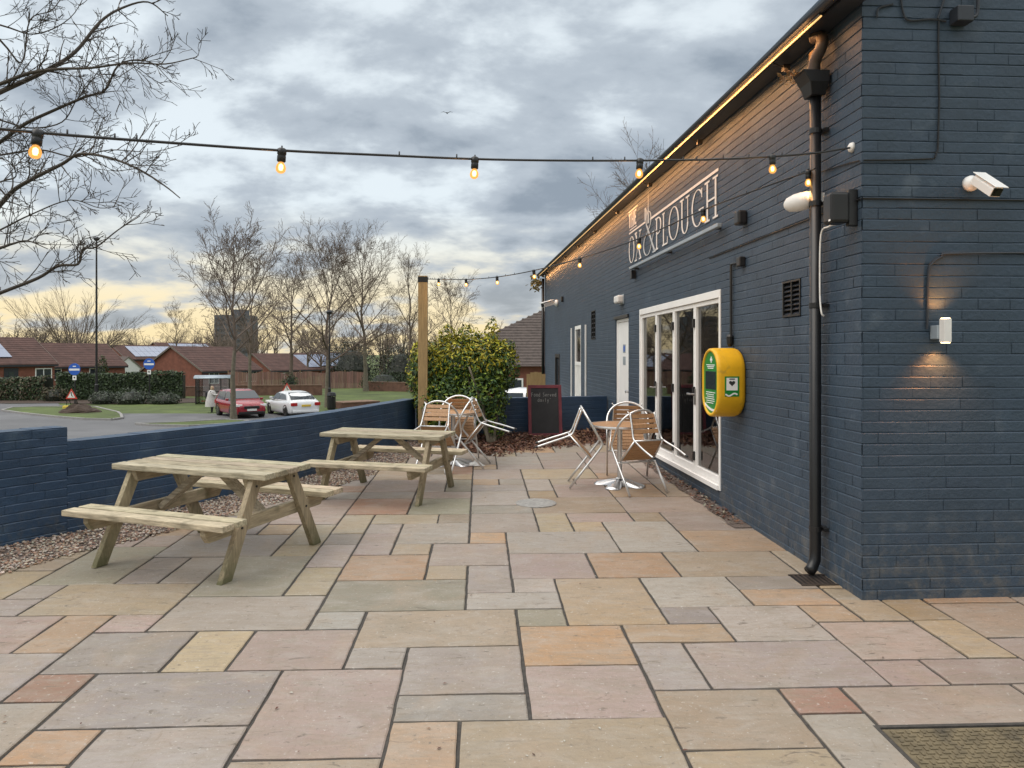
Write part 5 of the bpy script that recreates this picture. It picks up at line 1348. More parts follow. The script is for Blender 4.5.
# near tree whose boughs reach in from the left
nb = ld(-8.6, 8.2); nb.z = zt(-8.6, 8.2)
nt_ = thing('bare_tree', 'near bare tree whose dark boughs reach in from the left edge of the sky', 'tree', tuple(nb))
mb = MB(); top = nb+Vector((.2, .1, 3.2)); mb.tube([nb-UZ*.2, nb+Vector((.05, 0, 1.2)), nb+Vector((.1, .05, 2.2)), top], [.30, .24, .22, .19], 12); mb.build('trunk', M['bark'], nt_, smooth=True)
LIM = [([(0, 92), (45, 71), (75, 52), (100, 22), (122, 8), (148, 2), (168, 16)], 7.4, 8.3, .034),
 ([(0, 84), (30, 73), (60, 69), (90, 68), (130, 63), (165, 64), (197, 57)], 7.4, 7.0, .026),
 ([(0, 142), (25, 124), (50, 112), (85, 97), (105, 90), (118, 66), (140, 60), (170, 70)], 7.8, 7.2, .027),
 ([(0, 205), (14, 190), (34, 178), (62, 164), (80, 154), (110, 158), (140, 170), (165, 186), (180, 198)], 7.2, 6.6, .030),
 ([(0, 293), (38, 278), (58, 266), (78, 264), (83, 249), (96, 247), (118, 230), (140, 216)], 6.6, 6.4, .022),
 ([(0, 248), (12, 244), (28, 241), (48, 249)], 6.8, 6.6, .020),
 ([(0, 40), (22, 62), (30, 20), (52, 10), (68, -12)], 8.2, 8.6, .016),
 ([(0, 155), (40, 150), (75, 157), (110, 150), (150, 152), (182, 145)], 7.6, 7.3, .014),
 ([(0, 120), (30, 128), (62, 122), (78, 98), (100, 75), (135, 80)], 7.9, 7.5, .013),
 ([(0, 182), (16, 176), (12, 158), (34, 148)], 7.5, 7.2, .012),
 ([(0, 230), (30, 215), (70, 200), (100, 208), (122, 205)], 7.0, 6.9, .012),
 ([(0, 25), (35, 34), (70, 18), (90, -15)], 8.0, 8.2, .014)]
mb = MB(); rg = random.Random(19)
PN = dict(maxlev=4, kids=[0, 0, 3, 3], up=.05, wob=.12, minr=.0026, start=.2, ang=(24, 55), ratio=[.5, .5, .6, .62])
for pl, d0, d1, r0 in LIM:
    n = len(pl); pts = [at(x, y, d0+(d1-d0)*i/(n-1)) for i, (x, y) in enumerate(pl)]
    dirn = (pts[0]-pts[1]).normalized()
    root = top.lerp(nb+UZ*(pts[0].z-nb.z)*.8+Vector((.1, 0, 0)), .4)
    mid = pts[0]+dirn*.8; mid2 = mid.lerp(root, .55); mid2.z = min(mid2.z, mid.z)+.05
    cp = catmull([root, mid2, mid]+pts, 5); m_ = len(cp)
    mb.tube(cp, [r0*1.7*(1-i/m_)+r0*.25 if i < 12 else max(.0035, r0*.74*(1.05-.87*(i-12)/(m_-12))) for i in range(m_)], 7)
    L = sum((a-b).length for a, b in zip(cp[10:], cp[11:]))
    for k in range(int(L*9)):
        i = rg.randrange(10, m_-1); c = cp[i].lerp(cp[i+1], rg.random()); bd = (cp[i+1]-cp[i]).normalized(); o = bd.orthogonal().normalized(); o = Matrix.Rotation(rg.uniform(0, 6.28), 3, bd) @ o
        a = R(rg.uniform(30, 70)); grow(mb, c, (bd*math.cos(a)+o*math.sin(a)+UZ*.12).normalized(), rg.uniform(.15, .44), max(.0042, r0*.30*(1.1-.6*i/m_)), 2, rg, PN)
mb.build('boughs', M['bark'], nt_)

# ================================================================== HOUSES AND STREET
def house(name, label, base, w, l, rz, eave, ridge, wallm='brick_red', roofm='tile_red', hip=False, wins=(), solar=None, over=.3, fascia=True, chim=None):
    """local: x along the ridge (length l), y across (width w); front is -y"""
    t = thing(name, label, 'house', tuple(base), rz)
    ORG[t] = Vector()
    mb = MB()
    mb.bx(-l/2, l/2, -w/2, w/2, -.6, eave)
    if not hip: mb.prism([Vector((-l/2+.002, -w/2, eave)), Vector((-l/2+.002, w/2, eave)), Vector((-l/2+.002, 0, ridge))], Vector((l-.004, 0, 0)))
    mb.build('wall', M[wallm], t, local=True)
    mb = MB(); k = (ridge-eave)/(w/2); th = .10; o = over
    if not hip:
        for sg_ in (-1, 1):
            mb.prism([Vector((-l/2-o*.6, sg_*(w/2+o), eave-o*k)), Vector((-l/2-o*.6, 0, ridge)), Vector((-l/2-o*.6, 0, ridge+th*1.3)), Vector((-l/2-o*.6, sg_*(w/2+o), eave-o*k+th*1.3))], Vector((l+o*1.2, 0, 0)))
    else:
        e = eave-o*k; a = l/2+o; b = w/2+o; hh = max(.1, l/2-w/2*hip)
        mb.add([(-a, -b, e), (a, -b, e), (a, b, e), (-a, b, e), (-hh, 0, ridge), (hh, 0, ridge)], [(0, 1, 5, 4), (2, 3, 4, 5), (1, 2, 5), (3, 0, 4), (3, 2, 1, 0)])
    # tile courses
    nrow = int(math.hypot(w/2+o, ridge-eave+o*k)/.34)
    if roofm == 'tile_dark' or nrow < 40:
        for sg_ in (-1, 1):
            for i in range(nrow):
                f = (i+.5)/nrow
                y = (w/2+o)*(1-f); z = eave-o*k+(ridge-eave+o*k)*f
                lx = l/2+o*.6 if not hip else (l/2+o)*(1-f)+max(.1, l/2-w/2*hip)*f
                mb.box((0, sg_*y, z+(th*1.3 if not hip else 0)+.012), (2*lx, 0, 0), (0, .06, -sg_*.06*k), (0, 0, .03))
        if hip:
            for sx_ in (-1, 1):
                for i in range(nrow):
                    f = (i+.5)/nrow; x = (l/2+o)*(1-f)+max(.1, l/2-w/2*hip)*f; z = eave-o*k+(ridge-eave+o*k)*f
                    mb.box((sx_*x, 0, z+.02), (0, 2*(w/2+o)*(1-f), 0), (.07, 0, -.07*sx_), (0, 0, .05))
    ro = mb.build('roof', M[roofm], t, local=True)
    if chim: 
        mb = MB(); mb.bx(chim-.3, chim+.3, -.25, .25, ridge-.4, ridge+.8); mb.build('chimney', M[wallm], ro, local=True)
    if fascia:
        mb = MB()
        for sg_ in (-1, 1): mb.bx(-l/2-o*.6, l/2+o*.6, sg_*(w/2+o)-.02, sg_*(w/2+o)+.02, eave-o*k-.10, eave-o*k+.05)
        mb.build('fascia', M['whitebox'] if fascia == 2 else M['fascia'], t, local=True)
        if not hip:
            for sx_ in (-1, 1):
                mb = MB()
                for sg_ in (-1, 1): mb.beam((sx_*(l/2+o*.6+.015), sg_*(w/2+o), eave-o*k+.08), (sx_*(l/2+o*.6+.015), 0, ridge+.08), .03, .16, side=Vector((1, 0, 0)))
                mb.build('bargeboard', M['brown_verge'], t, local=True)
    for (x, y_side, z0, z1, ww, kind_) in wins:
        fr = MB(); d = -1 if y_side == 'f' else 1
        if y_side in 'fb':
            yy = d*w/2
            fr.bx(x-ww/2, x+ww/2, yy-.04, yy+.04, z0, z1); 
            fo = fr.build('door' if kind_ == 'd' else 'window', M['fascia'] if kind_ == 'd' else M['white'], t, local=True)
            g_ = MB()
            if kind_ == 'd': g_.bx(x-ww*.2, x+ww*.2, yy-.05*1, yy+.05, z0+(z1-z0)*.55, z0+(z1-z0)*.85)
            else:
                nn = 2
                for q in range(nn): a_ = x-ww/2+.09+q*(ww-.09)/nn; g_.bx(a_, a_+(ww-.09)/nn-.09, yy-.05, yy+.05, z0+.09, z1-.09)
            g_.build('pane', M['carglass'], fo, local=True)
        else:
            xx = (-1 if y_side == 'l' else 1)*l/2
            fr.bx(xx-.04, xx+.04, x-ww/2, x+ww/2, z0, z1); fo = fr.build('window', M['white'], t, local=True)
            g_ = MB(); g_.bx(xx-.05, xx+.05, x-ww/2+.09, x+ww/2-.09, z0+.09, z1-.09); g_.build('pane', M['carglass'], fo, local=True)
    if solar:
        x0, x1, f0, f1, sg_ = solar
        sm = MB(); nn = Vector((0, sg_*k, 1)).normalized()
        A = lambda x, f: Vector((x, sg_*(w/2+o)*(1-f), eave-o*k+(ridge-eave+o*k)*f+th*1.3))+nn*.07
        nx_ = max(2, int(abs(x1-x0)/1.1))
        for i in range(nx_):
            for j in range(2):
                xa = x0+(x1-x0)*i/nx_+.02; xb = x0+(x1-x0)*(i+1)/nx_-.02; fa_ = f0+(f1-f0)*j/2+.004; fb_ = f0+(f1-f0)*(j+1)/2-.004
                sm.prism([A(xa, fa_), A(xb, fa_), A(xb, fb_), A(xa, fb_)], nn*.04)
        sm.build('solar_panels', M['solar'], t, local=True)
    return t
AZ = -TH                                       # rotation that makes a house's front face the camera
def hb(px, d, dz=0): 
    p = ter(px, d); p.z += dz; return p
M['brown_verge'] = mat('verge_board', (.17, .14, .12), .8, var=.2)
RZ = AZ+R(62)
def hl(lat, d, dz=0): p = ld(lat, d, zt(lat, d)+dz); return p
house('bungalow', 'red brick bungalow with a big solar array at the left edge', hl(-48.6, 65.5), 7.2, 14, RZ, 2.6, 4.85, wins=[(6.0, 'f', .7, 2.15, 1.5, 'w'), (3.2, 'f', .1, 2.2, 1.2, 'd'), (.9, 'f', .7, 2.15, 1.8, 'w'), (-3, 'f', .7, 2.15, 1.6, 'w')], solar=(-6.5, 3.6, .22, .86, -1))
house('bungalow', 'red brick bungalow behind the blue bus stop sign and dark cypress', hl(-50.2, 80.5), 7.2, 15, RZ, 2.2, 4.5, wins=[(4.2, 'f', .7, 1.9, 1.8, 'w'), (-.5, 'f', .7, 1.9, 1.6, 'w')])
house('house', 'house with a bright white rendered gable beyond the hedge', hl(-57.6, 109, -.75), 5.0, 8, AZ+R(-28), 1.75, 3.7, 'render', 'tile_dark', over=.15)
house('house', 'brown roofed house with a tilted solar array behind the white gable', hl(-75, 128, .2), 7.5, 12, RZ, 2.5, 4.6, solar=(-4.5, 5.0, .15, .88, -1))
house('house', 'two storey brick house with solar array right of the white gable', hl(-66.5, 137, -.1), 7.5, 12, RZ, 2.7, 5.0, wins=[(0, 'l', .9, 2.1, 1.5, 'w'), (2, 'f', .8, 2.1, 1.8, 'w')], solar=(-4.0, 5.0, .15, .88, -1))
house('house', 'farthest brown roofed house with a solar array, left of the red gable', hl(-73, 168, .4), 8, 14, RZ, 3.0, 5.4, solar=(-4, 6.0, .15, .88, -1))
house('brick_house', 'red brick house with a broad plain gable behind the bus shelter', hl(-32.6, 80.2, -.35), 7.6, 8.5, AZ+R(69), 2.15, 4.45, wins=[(-2.6, 'f', .8, 2.0, 1.4, 'w'), (1.5, 'f', .8, 2.0, 1.4, 'w'), (3.2, 'f', .8, 2.0, 1.2, 'w')])
house('house', 'brick house between the broad red gable and the solar roofs, partly behind two trees', hl(-33.5, 106, -1.1), 6.6, 7, RZ, 2.4, 4.5, wins=[(-1, 'f', .8, 2.0, 1.6, 'w'), (1.9, 'f', .8, 2.0, 1.4, 'w')])
house('house', 'brick house with solar array left of the ivy footed tree', hl(-35.0, 119, -1.3), 6.6, 8, RZ, 2.4, 4.7, solar=(-3, 3.6, .12, .88, -1), wins=[(-1, 'f', .8, 2.0, 1.5, 'w')])
house('house', 'brick house with solar array right of the ivy footed tree', hl(-35.2, 131, -1.3), 6.6, 8, RZ, 2.4, 4.8, solar=(-3, 3.6, .12, .88, -1), wins=[(-2, 'f', .8, 2.0, 1.5, 'w')])
house('house', 'farthest brick house with solar array before the lamp post', hl(-35.8, 146, -1.3), 6.6, 8, RZ, 2.4, 5.0, solar=(-3, 3.6, .12, .88, -1))
# neighbour house at the end of the pub
nh = hb(541, 44, .35)
house('house', 'neighbouring house with a steep brown hipped roof past the end of the pub', nh, 12.2, 9.6, AZ+R(90), 2.72, 5.65, 'brick_red', 'tile_dark', hip=.62, fascia=2, wins=[(1.7, 'l', .6, 1.95, 1.2, 'w')])
# tower block
tb = hb(236.5, 400, -1); tw = thing('tower_block', 'distant grey tower block rising behind the bare tree', 'tower block', tuple(tb), AZ); ORG[tw] = Vector()
mb = MB(); mb.bx(-8.6, 8.6, -8, 8, -2, 24.6); mb.build('wall', M['concrete'], tw, local=True)
mb = MB(); mb.bx(-1.5, 5.5, -4, 4, 24.6, 27.6); mb.build('roof_plant', M['concrete'], tw, local=True)
mb = MB()
for f in range(8):
    for x0, x1 in ((-8.1, -3.1), (-2.3, 2.3), (3.1, 8.1)): mb.bx(x0, x1, -8.06, -7.9, 2.0+f*2.8, 3.3+f*2.8)
tag(mb.build('window_bands', M['conc_dark'], tw, local=True))
# ---- hedge, shrubs
def hedge(name, label, pts, h, wd, seed, n, cols, size=.09, cat='hedge', z0=0):
    t = thing(name, label, cat, tuple(pts[0])); rg = random.Random(seed); mb = MB()
    L = [(b-a).length for a, b in zip(pts, pts[1:])]
    for _ in range(n):
        i = rg.choices(range(len(L)), L)[0]; p = pts[i].lerp(pts[i+1], rg.random())
        a = (pts[i+1]-pts[i]).normalized(); nrm_ = Vector((a.y, -a.x, 0))
        side = rg.choice((0, 0, 0, 1)); hh = h*(.9+.14*mnoise.noise(p*.35)+.05*mnoise.noise(p*1.3))
        if side == 0: q = p+nrm_*(wd/2+rg.gauss(0, .07)+.10*mnoise.noise(p*.9+UZ*rg.random()))+UZ*(hh*rg.random()); q = q+nrm_*.12*mnoise.noise(q*.8)
        else: q = p+nrm_*rg.uniform(-wd/2, wd/2)+UZ*(hh+rg.gauss(0, .06))
        s = size*rg.uniform(.6, 1.4); u = (nrm_*(1-side)+UZ*(side+.3)+Vector((rg.gauss(0, .5), rg.gauss(0, .5), rg.gauss(0, .5)))).normalized(); b = u.orthogonal().normalized(); b = Matrix.Rotation(rg.uniform(0, 6.28), 3, u) @ b; c_ = u.cross(b)
        mb.add([q-b*s, q-c_*s*.6, q+b*s, q+c_*s*.6], [(0, 1, 2, 3)], jit(cols[rg.randrange(len(cols))], .3, rg))
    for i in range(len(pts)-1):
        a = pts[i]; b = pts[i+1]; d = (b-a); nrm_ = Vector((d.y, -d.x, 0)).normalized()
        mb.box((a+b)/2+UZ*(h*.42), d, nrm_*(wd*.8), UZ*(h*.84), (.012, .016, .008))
    mb.build('foliage', M['leaf'], t); return t
HG = [(.040, .070, .020), (.030, .052, .018), (.055, .085, .028), (.022, .038, .014)]
hedge('hedge', 'clipped dark green hedge running behind the bus stop signs', [ter(58, 57), ter(100, 58), ter(150, 58.5), ter(184, 59)], 2.15, 1.3, 3, 9000, HG)
hedge('hedge', 'ragged thinner hedge with bare patches in front of the left bungalow', [ter(-40, 57), ter(10, 57), ter(50, 57)], 1.95, 1.1, 4, 4600, HG+[(.11, .085, .05), (.13, .10, .06)])
def bush(label, px, d, rx, h, seed, n=900, cols=HG, size=.09, cat='bush', name='bush'):
    b = ter(px, d); t = thing(name, label, cat, tuple(b)); rg = random.Random(seed); mb = MB()
    leaves_blob(mb, [(b.x, b.y, b.z+h*.42, rx, rx*.8, h*.58), (b.x-rx*.4, b.y, b.z+h*.3, rx*.6, rx*.6, h*.4), (b.x+rx*.45, b.y, b.z+h*.35, rx*.55, rx*.5, h*.45)], n, size, lambda p, u, r: jit(cols[r.randrange(len(cols))], .3, r), rg)
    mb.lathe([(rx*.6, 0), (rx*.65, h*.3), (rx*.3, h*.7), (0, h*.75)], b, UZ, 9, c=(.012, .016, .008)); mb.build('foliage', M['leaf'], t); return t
GB = [(.07, .085, .06), (.055, .07, .045), (.09, .10, .075)]
bush('rounded grey green bush at the foot of the tall lamp column', 103, 53.5, 1.0, .95, 1, cols=GB)
bush('larger grey green bush between the lamp column and second bus stop sign', 132, 53.5, 1.35, 1.15, 2, cols=GB)
bush('low grey green bush right of the second bus stop sign', 165, 53.5, 1.1, .85, 3, cols=GB)
bush('dark narrow cypress standing before the second bungalow', 102, 66, .62, 3.3, 4, 1600, [(.035, .06, .012), (.06, .075, .012), (.025, .04, .01)], .10, 'conifer', 'cypress')
bush('dark ivy clump round the foot of the tree behind the white car', 290, 65.6, .75, 1.9, 5)
bush('dark green bush at the right end of the boarded fence', 384, 72, 2.4, 2.0, 6, 1600)
bush('dark tall holly mass behind the fence left of the timber post', 352, 92, 3.4, 5.2, 7, 2600, [(.03, .036, .02), (.045, .045, .028), (.022, .028, .015)], .16)
bush('dark holly mass behind the fence near the timber post', 402, 88, 3.0, 4.6, 8, 2400, [(.03, .036, .02), (.045, .045, .028), (.022, .028, .015)], .16)
bush('brown leafed bush right of the ragged hedge', 55, 56, 1.0, 1.2, 9, 800, [(.10, .07, .04), (.07, .065, .03), (.05, .06, .02)])
# ---- boarded fence behind the green
fp = [ter(228, 75), ter(262, 75), ter(300, 75.5), ter(345, 76), ter(368, 76.5)]
fn = thing('boarded_fence', 'long reddish boarded fence behind the green and parked cars', 'fence', tuple(fp[0])); rg = random.Random(6)
mb = MB()
for a, b in zip(fp, fp[1:]):
    d = b-a; n = int(d.length/.16); dn = d.normalized(); nn = Vector((dn.y, -dn.x, 0))
    for i in range(n):
        c = a+d*((i+.5)/n); h = 1.62+rg.uniform(-.03, .03)+.08*math.sin(i*.35); mb.box(c+UZ*h/2, dn*.145, nn*.025, UZ*h, jit((1, 1, 1), .25, rg))
mb.build('boards', M['fencewood'], fn)
for i, (a, b) in enumerate(zip(fp, fp[1:])):
    d = b-a; n = max(1, int(d.length/2.4))
    for k in range(n):
        mb = MB(); c = a+d*(k/n); dn = d.normalized(); nn = Vector((dn.y, -dn.x, 0)); mb.box(c+UZ*.9-nn*.07, dn*.1, nn*.1, UZ*1.8); mb.build('post', M['timber'], fn)
def low_brick(label, A, B, h, name='brick_wall', w=.3):
    t = thing(name, label, 'wall', tuple(A)); d = B-A; nn = Vector((d.y, -d.x, 0)).normalized(); mb = MB(); n = max(2, int(d.length/3))
    for i in range(n):
        a = A+d*(i/n); b = A+d*((i+1)/n); mb.box((a+b)/2+UZ*(h/2-.1), d/n, nn*w, UZ*(h+.2))
    mb.build('brickwork', M['brick_dull'], t)
    mb = MB()
    for i in range(n):
        a = A+d*(i/n); b = A+d*((i+1)/n); mb.box((a+b)/2+UZ*(h+.035), d/n*.998, nn*(w+.06), UZ*.06)
    mb.build('coping', M['kerb_brown'], t); return t
M['brick_dull'] = mat('dull_brown_brick', (.16, .085, .06), .9, var=.3, scale=3, bump=.4)
M['kerb_brown'] = mat('brown_coping', (.21, .13, .09), .9, var=.25, scale=4)
low_brick('low brown brick wall behind the bus shelter and red car', ter(150, 62), ter(232, 61.5), .75)
low_brick('low brown brick wall between the parked cars and the boarded fence', ter(236, 63), ter(322, 63.5), .8)
low_brick('far low brown brick wall at the right end of the green', ter(368, 71), ter(440, 68), .8)
low_brick('small brown brick planter beside the black litter bin', gt(337, 408.5), gt(374, 406.5), .36, 'brick_planter', 1.6)
# soil heap by the warning sign
sb = gt(79, 414); mb = MB(); r7 = random.Random(12); n1, n2 = 14, 7; vs = []
for j in range(n2+1):
    for i in range(n1):
        a = 2*math.pi*i/n1; q = j/n2; k_ = 1+.25*mnoise.noise(Vector((math.cos(a)*2, math.sin(a)*2, q*3)))
        vs.append(sb+Vector((math.cos(a)*1.15*(1-q**2)*k_, math.sin(a)*.8*(1-q**2)*k_, -.05+.62*(q**.7)*k_)))
mb.add(vs, [(j*n1+i, j*n1+(i+1) % n1, (j+1)*n1+(i+1) % n1, (j+1)*n1+i) for j in range(n2) for i in range(n1)])
tag(mb.build('soil_heap', M['soil'], None, org=sb), 'heap of brown soil on the verge below the warning triangle', 'soil heap')

# ---- street lamp columns
def lampcol(label, base, h, r=.075, headdir=None):
    t = thing('lamp_column', label, 'street lamp', tuple(base)); mb = MB()
    mb.tube([base-UZ*.1, base+UZ*1.3, base+UZ*1.35, base+UZ*h], [r*1.6, r*1.6, r, r*.65], 12); mb.build('column', M['black'], t, smooth=False)
    mb = MB(); top = base+UZ*h; mb.lathe([(.05, 0), (.17, .06), (.20, .16), (.26, .18), (.12, .30), (0, .32)], top, UZ, 14); mb.build('lantern', M['fascia'], t); return t
lampcol('tall black lamp column rising above the left hedge', ter(96.5, 54.5), 11.6, .085)
lampcol('shorter black lamp post beside the bare tree right of the white car', ter(329.5, 49.5), 6.1, .06)
# ---- bus stop signs
def busstop(label, base, h):
    t = thing('bus_stop_sign', label, 'bus stop', tuple(base), group='round blue bus stop signs'); mb = MB(); mb.tube([base-UZ*.1, base+UZ*h], .05, 10); mb.build('pole', M['black'], t)
    fwd_ = Vector((-ST, -CT, 0)); c = base+UZ*(h-.05); rt = Vector((CT, -ST, 0))
    mb = MB(); mb.lathe([(0, 0), (.40, 0), (.40, .03), (0, .03)], c+fwd_*.05, fwd_, 28); mb.build('disc', M['lblue'], t)
    mb = MB(); mb.box(c+fwd_*.083-UZ*.02, rt*.70, fwd_*.004, UZ*.13); mb.box(c+fwd_*.083+UZ*.20, rt*.22, fwd_*.004, UZ*.06); mb.build('band', M['white'], t)
    mb = MB(); mb.box(c+fwd_*.06-UZ*.58, rt*.26, fwd_*.02, UZ*.30); mb.build('number_plate', M['white'], t)
    mb = MB(); mb.lathe([(0, 0), (.06, 0), (.06, .003), (0, .003)], c+fwd_*.0705-UZ*.56, fwd_, 12); mb.build('plate_mark', M['black'], t); return t
busstop('round blue bus stop sign just above the red warning triangle', ter(75, 51.5), 2.55)
busstop('round blue bus stop sign before the right end of the hedge', ter(149.5, 54), 2.85)
# ---- roadworks triangles
def triangle(label, base, s, feet=True):
    t = thing('warning_triangle', label, 'road sign', tuple(base), group='roadworks warning triangles'); f = Vector((-ST, -CT, 0)); rt = Vector((CT, -ST, 0)); c = base+UZ*(.62 if feet else .75)
    def tri(k, o): return [c+f*o+rt*(-s*k/2)+UZ*(s*.29*(1-k)), c+f*o+rt*(s*k/2)+UZ*(s*.29*(1-k)), c+f*o+UZ*(s*.29*(1-k)+s*.87*k)]
    mb = MB(); mb.prism(tri(1, 0), f*.015); mb.build('border', M['red'], t)
    mb = MB(); mb.prism(tri(.66, .0165), f*.003); mb.build('face', M['plate_w'], t)
    mb = MB(); m_ = c+f*.022+UZ*(s*.30); mb.beam(m_+UZ*s*.20-rt*.02, m_-UZ*.02*s+rt*.03*s, s*.07, .003, side=rt); mb.lathe([(0, 0), (s*.05, 0), (0, .003)], m_+UZ*s*.24, f, 10); mb.beam(m_-UZ*s*.02, m_+rt*s*.16-UZ*s*.08, s*.05, .003, side=UZ); mb.build('symbol', M['black'], t)
    mb = MB()
    for sg_ in (-1, 1): mb.beam(c+rt*sg_*s*.40-f*.02, base+rt*sg_*s*.44-f*.02, .03, .03); mb.beam(c+rt*sg_*s*.3-f*.02+UZ*.2, base+rt*sg_*s*.3-f*.45, .03, .03)
    mb.build('stand', M['black'], t); return t
triangle('red roadworks warning triangle on the verge by the soil heap', gt(71.5, 408.5), .78)
triangle('red roadworks warning triangle behind the roof of the white car', ter(287, 57), .80)
q = gt(66, 410); mb = MB(); mb.box(q+UZ*.14, Vector((CT, -ST, 0))*.36, Vector((ST, CT, 0))*.25, UZ*.28); tag(mb.build('sandbag', M['yellowbag'], None, org=q, bevel=.06), 'yellow sandbag at the foot of the left warning triangle', 'sandbag')
# ---- litter bin
q = ter(331.5, 48.6); lb = thing('litter_bin', 'black litter bin at the foot of the lamp post', 'litter bin', tuple(q)); mb = MB(); mb.lathe([(.24, 0), (.27, .1), (.27, .80), (.25, .82)], q, UZ, 18); mb.build('body', M['black'], lb)
mb = MB(); mb.lathe([(.29, .86), (.30, .90), (.24, 1.08), (0, 1.14)], q, UZ, 18)
for k in range(4): a = k*math.pi/2; mb.tube([q+Vector((math.cos(a)*.25, math.sin(a)*.25, .8)), q+Vector((math.cos(a)*.26, math.sin(a)*.26, .9))], .02, 5)
mb.build('hood', M['black'], lb)
# ---- bus shelter
bs = ter(214, 54); bs.z -= .38; sh = thing('bus_shelter', 'black framed bus shelter with pale curved roof behind the person', 'bus shelter', tuple(bs), AZ+R(14)); ORG[sh] = Vector(); mb = MB(); w_, dpt, hh = 2.2, .75, 2.15
for x in (-w_/2, -w_/6, w_/6, w_/2):
    mb.bx(x-.03, x+.03, dpt-.03, dpt+.03, 0, hh); 
for x in (-w_/2, w_/2): mb.bx(x-.03, x+.03, -dpt-.03, -dpt+.03, 0, hh); mb.bx(x-.03, x+.03, -dpt, dpt, hh-.06, hh); mb.bx(x-.03, x+.03, -dpt, dpt, .3, .36)
mb.bx(-w_/2, w_/2, dpt-.03, dpt+.03, hh-.06, hh); mb.bx(-w_/2, w_/2, dpt-.03, dpt+.03, .3, .36); mb.bx(-w_/2, w_/2, dpt-.03, dpt+.03, 1.15, 1.2); mb.build('frame', M['black'], sh, local=True)
mb = MB(); n = 10; vs = []
for k in range(n+1): a = math.pi*(.12+.76*k/n); vs += [Vector((-w_/2-.15, math.cos(a)*dpt*1.15, hh-.12+math.sin(a)*.32)), Vector((w_/2+.15, math.cos(a)*dpt*1.15, hh-.12+math.sin(a)*.32))]
mb.add(vs, [(2*k, 2*k+1, 2*k+3, 2*k+2) for k in range(n)]); ro = mb.build('roof', M['grey'], sh, local=True, smooth=True); so_ = ro.modifiers.new('s', 'SOLIDIFY'); so_.thickness = .04
mb = MB(); mb.bx(-w_/2+.04, w_/2-.04, dpt-.008, dpt+.008, .38, hh-.08)
for x in (-w_/2, w_/2): mb.bx(x-.008, x+.008, -dpt+.05, dpt-.05, .38, hh-.08)
mb.build('glazing', M['glass'], sh, local=True)
mb = MB(); mb.bx(-w_/2+.2, w_/2-.2, .35, .6, .5, .55); mb.build('bench', M['red'], sh, local=True)

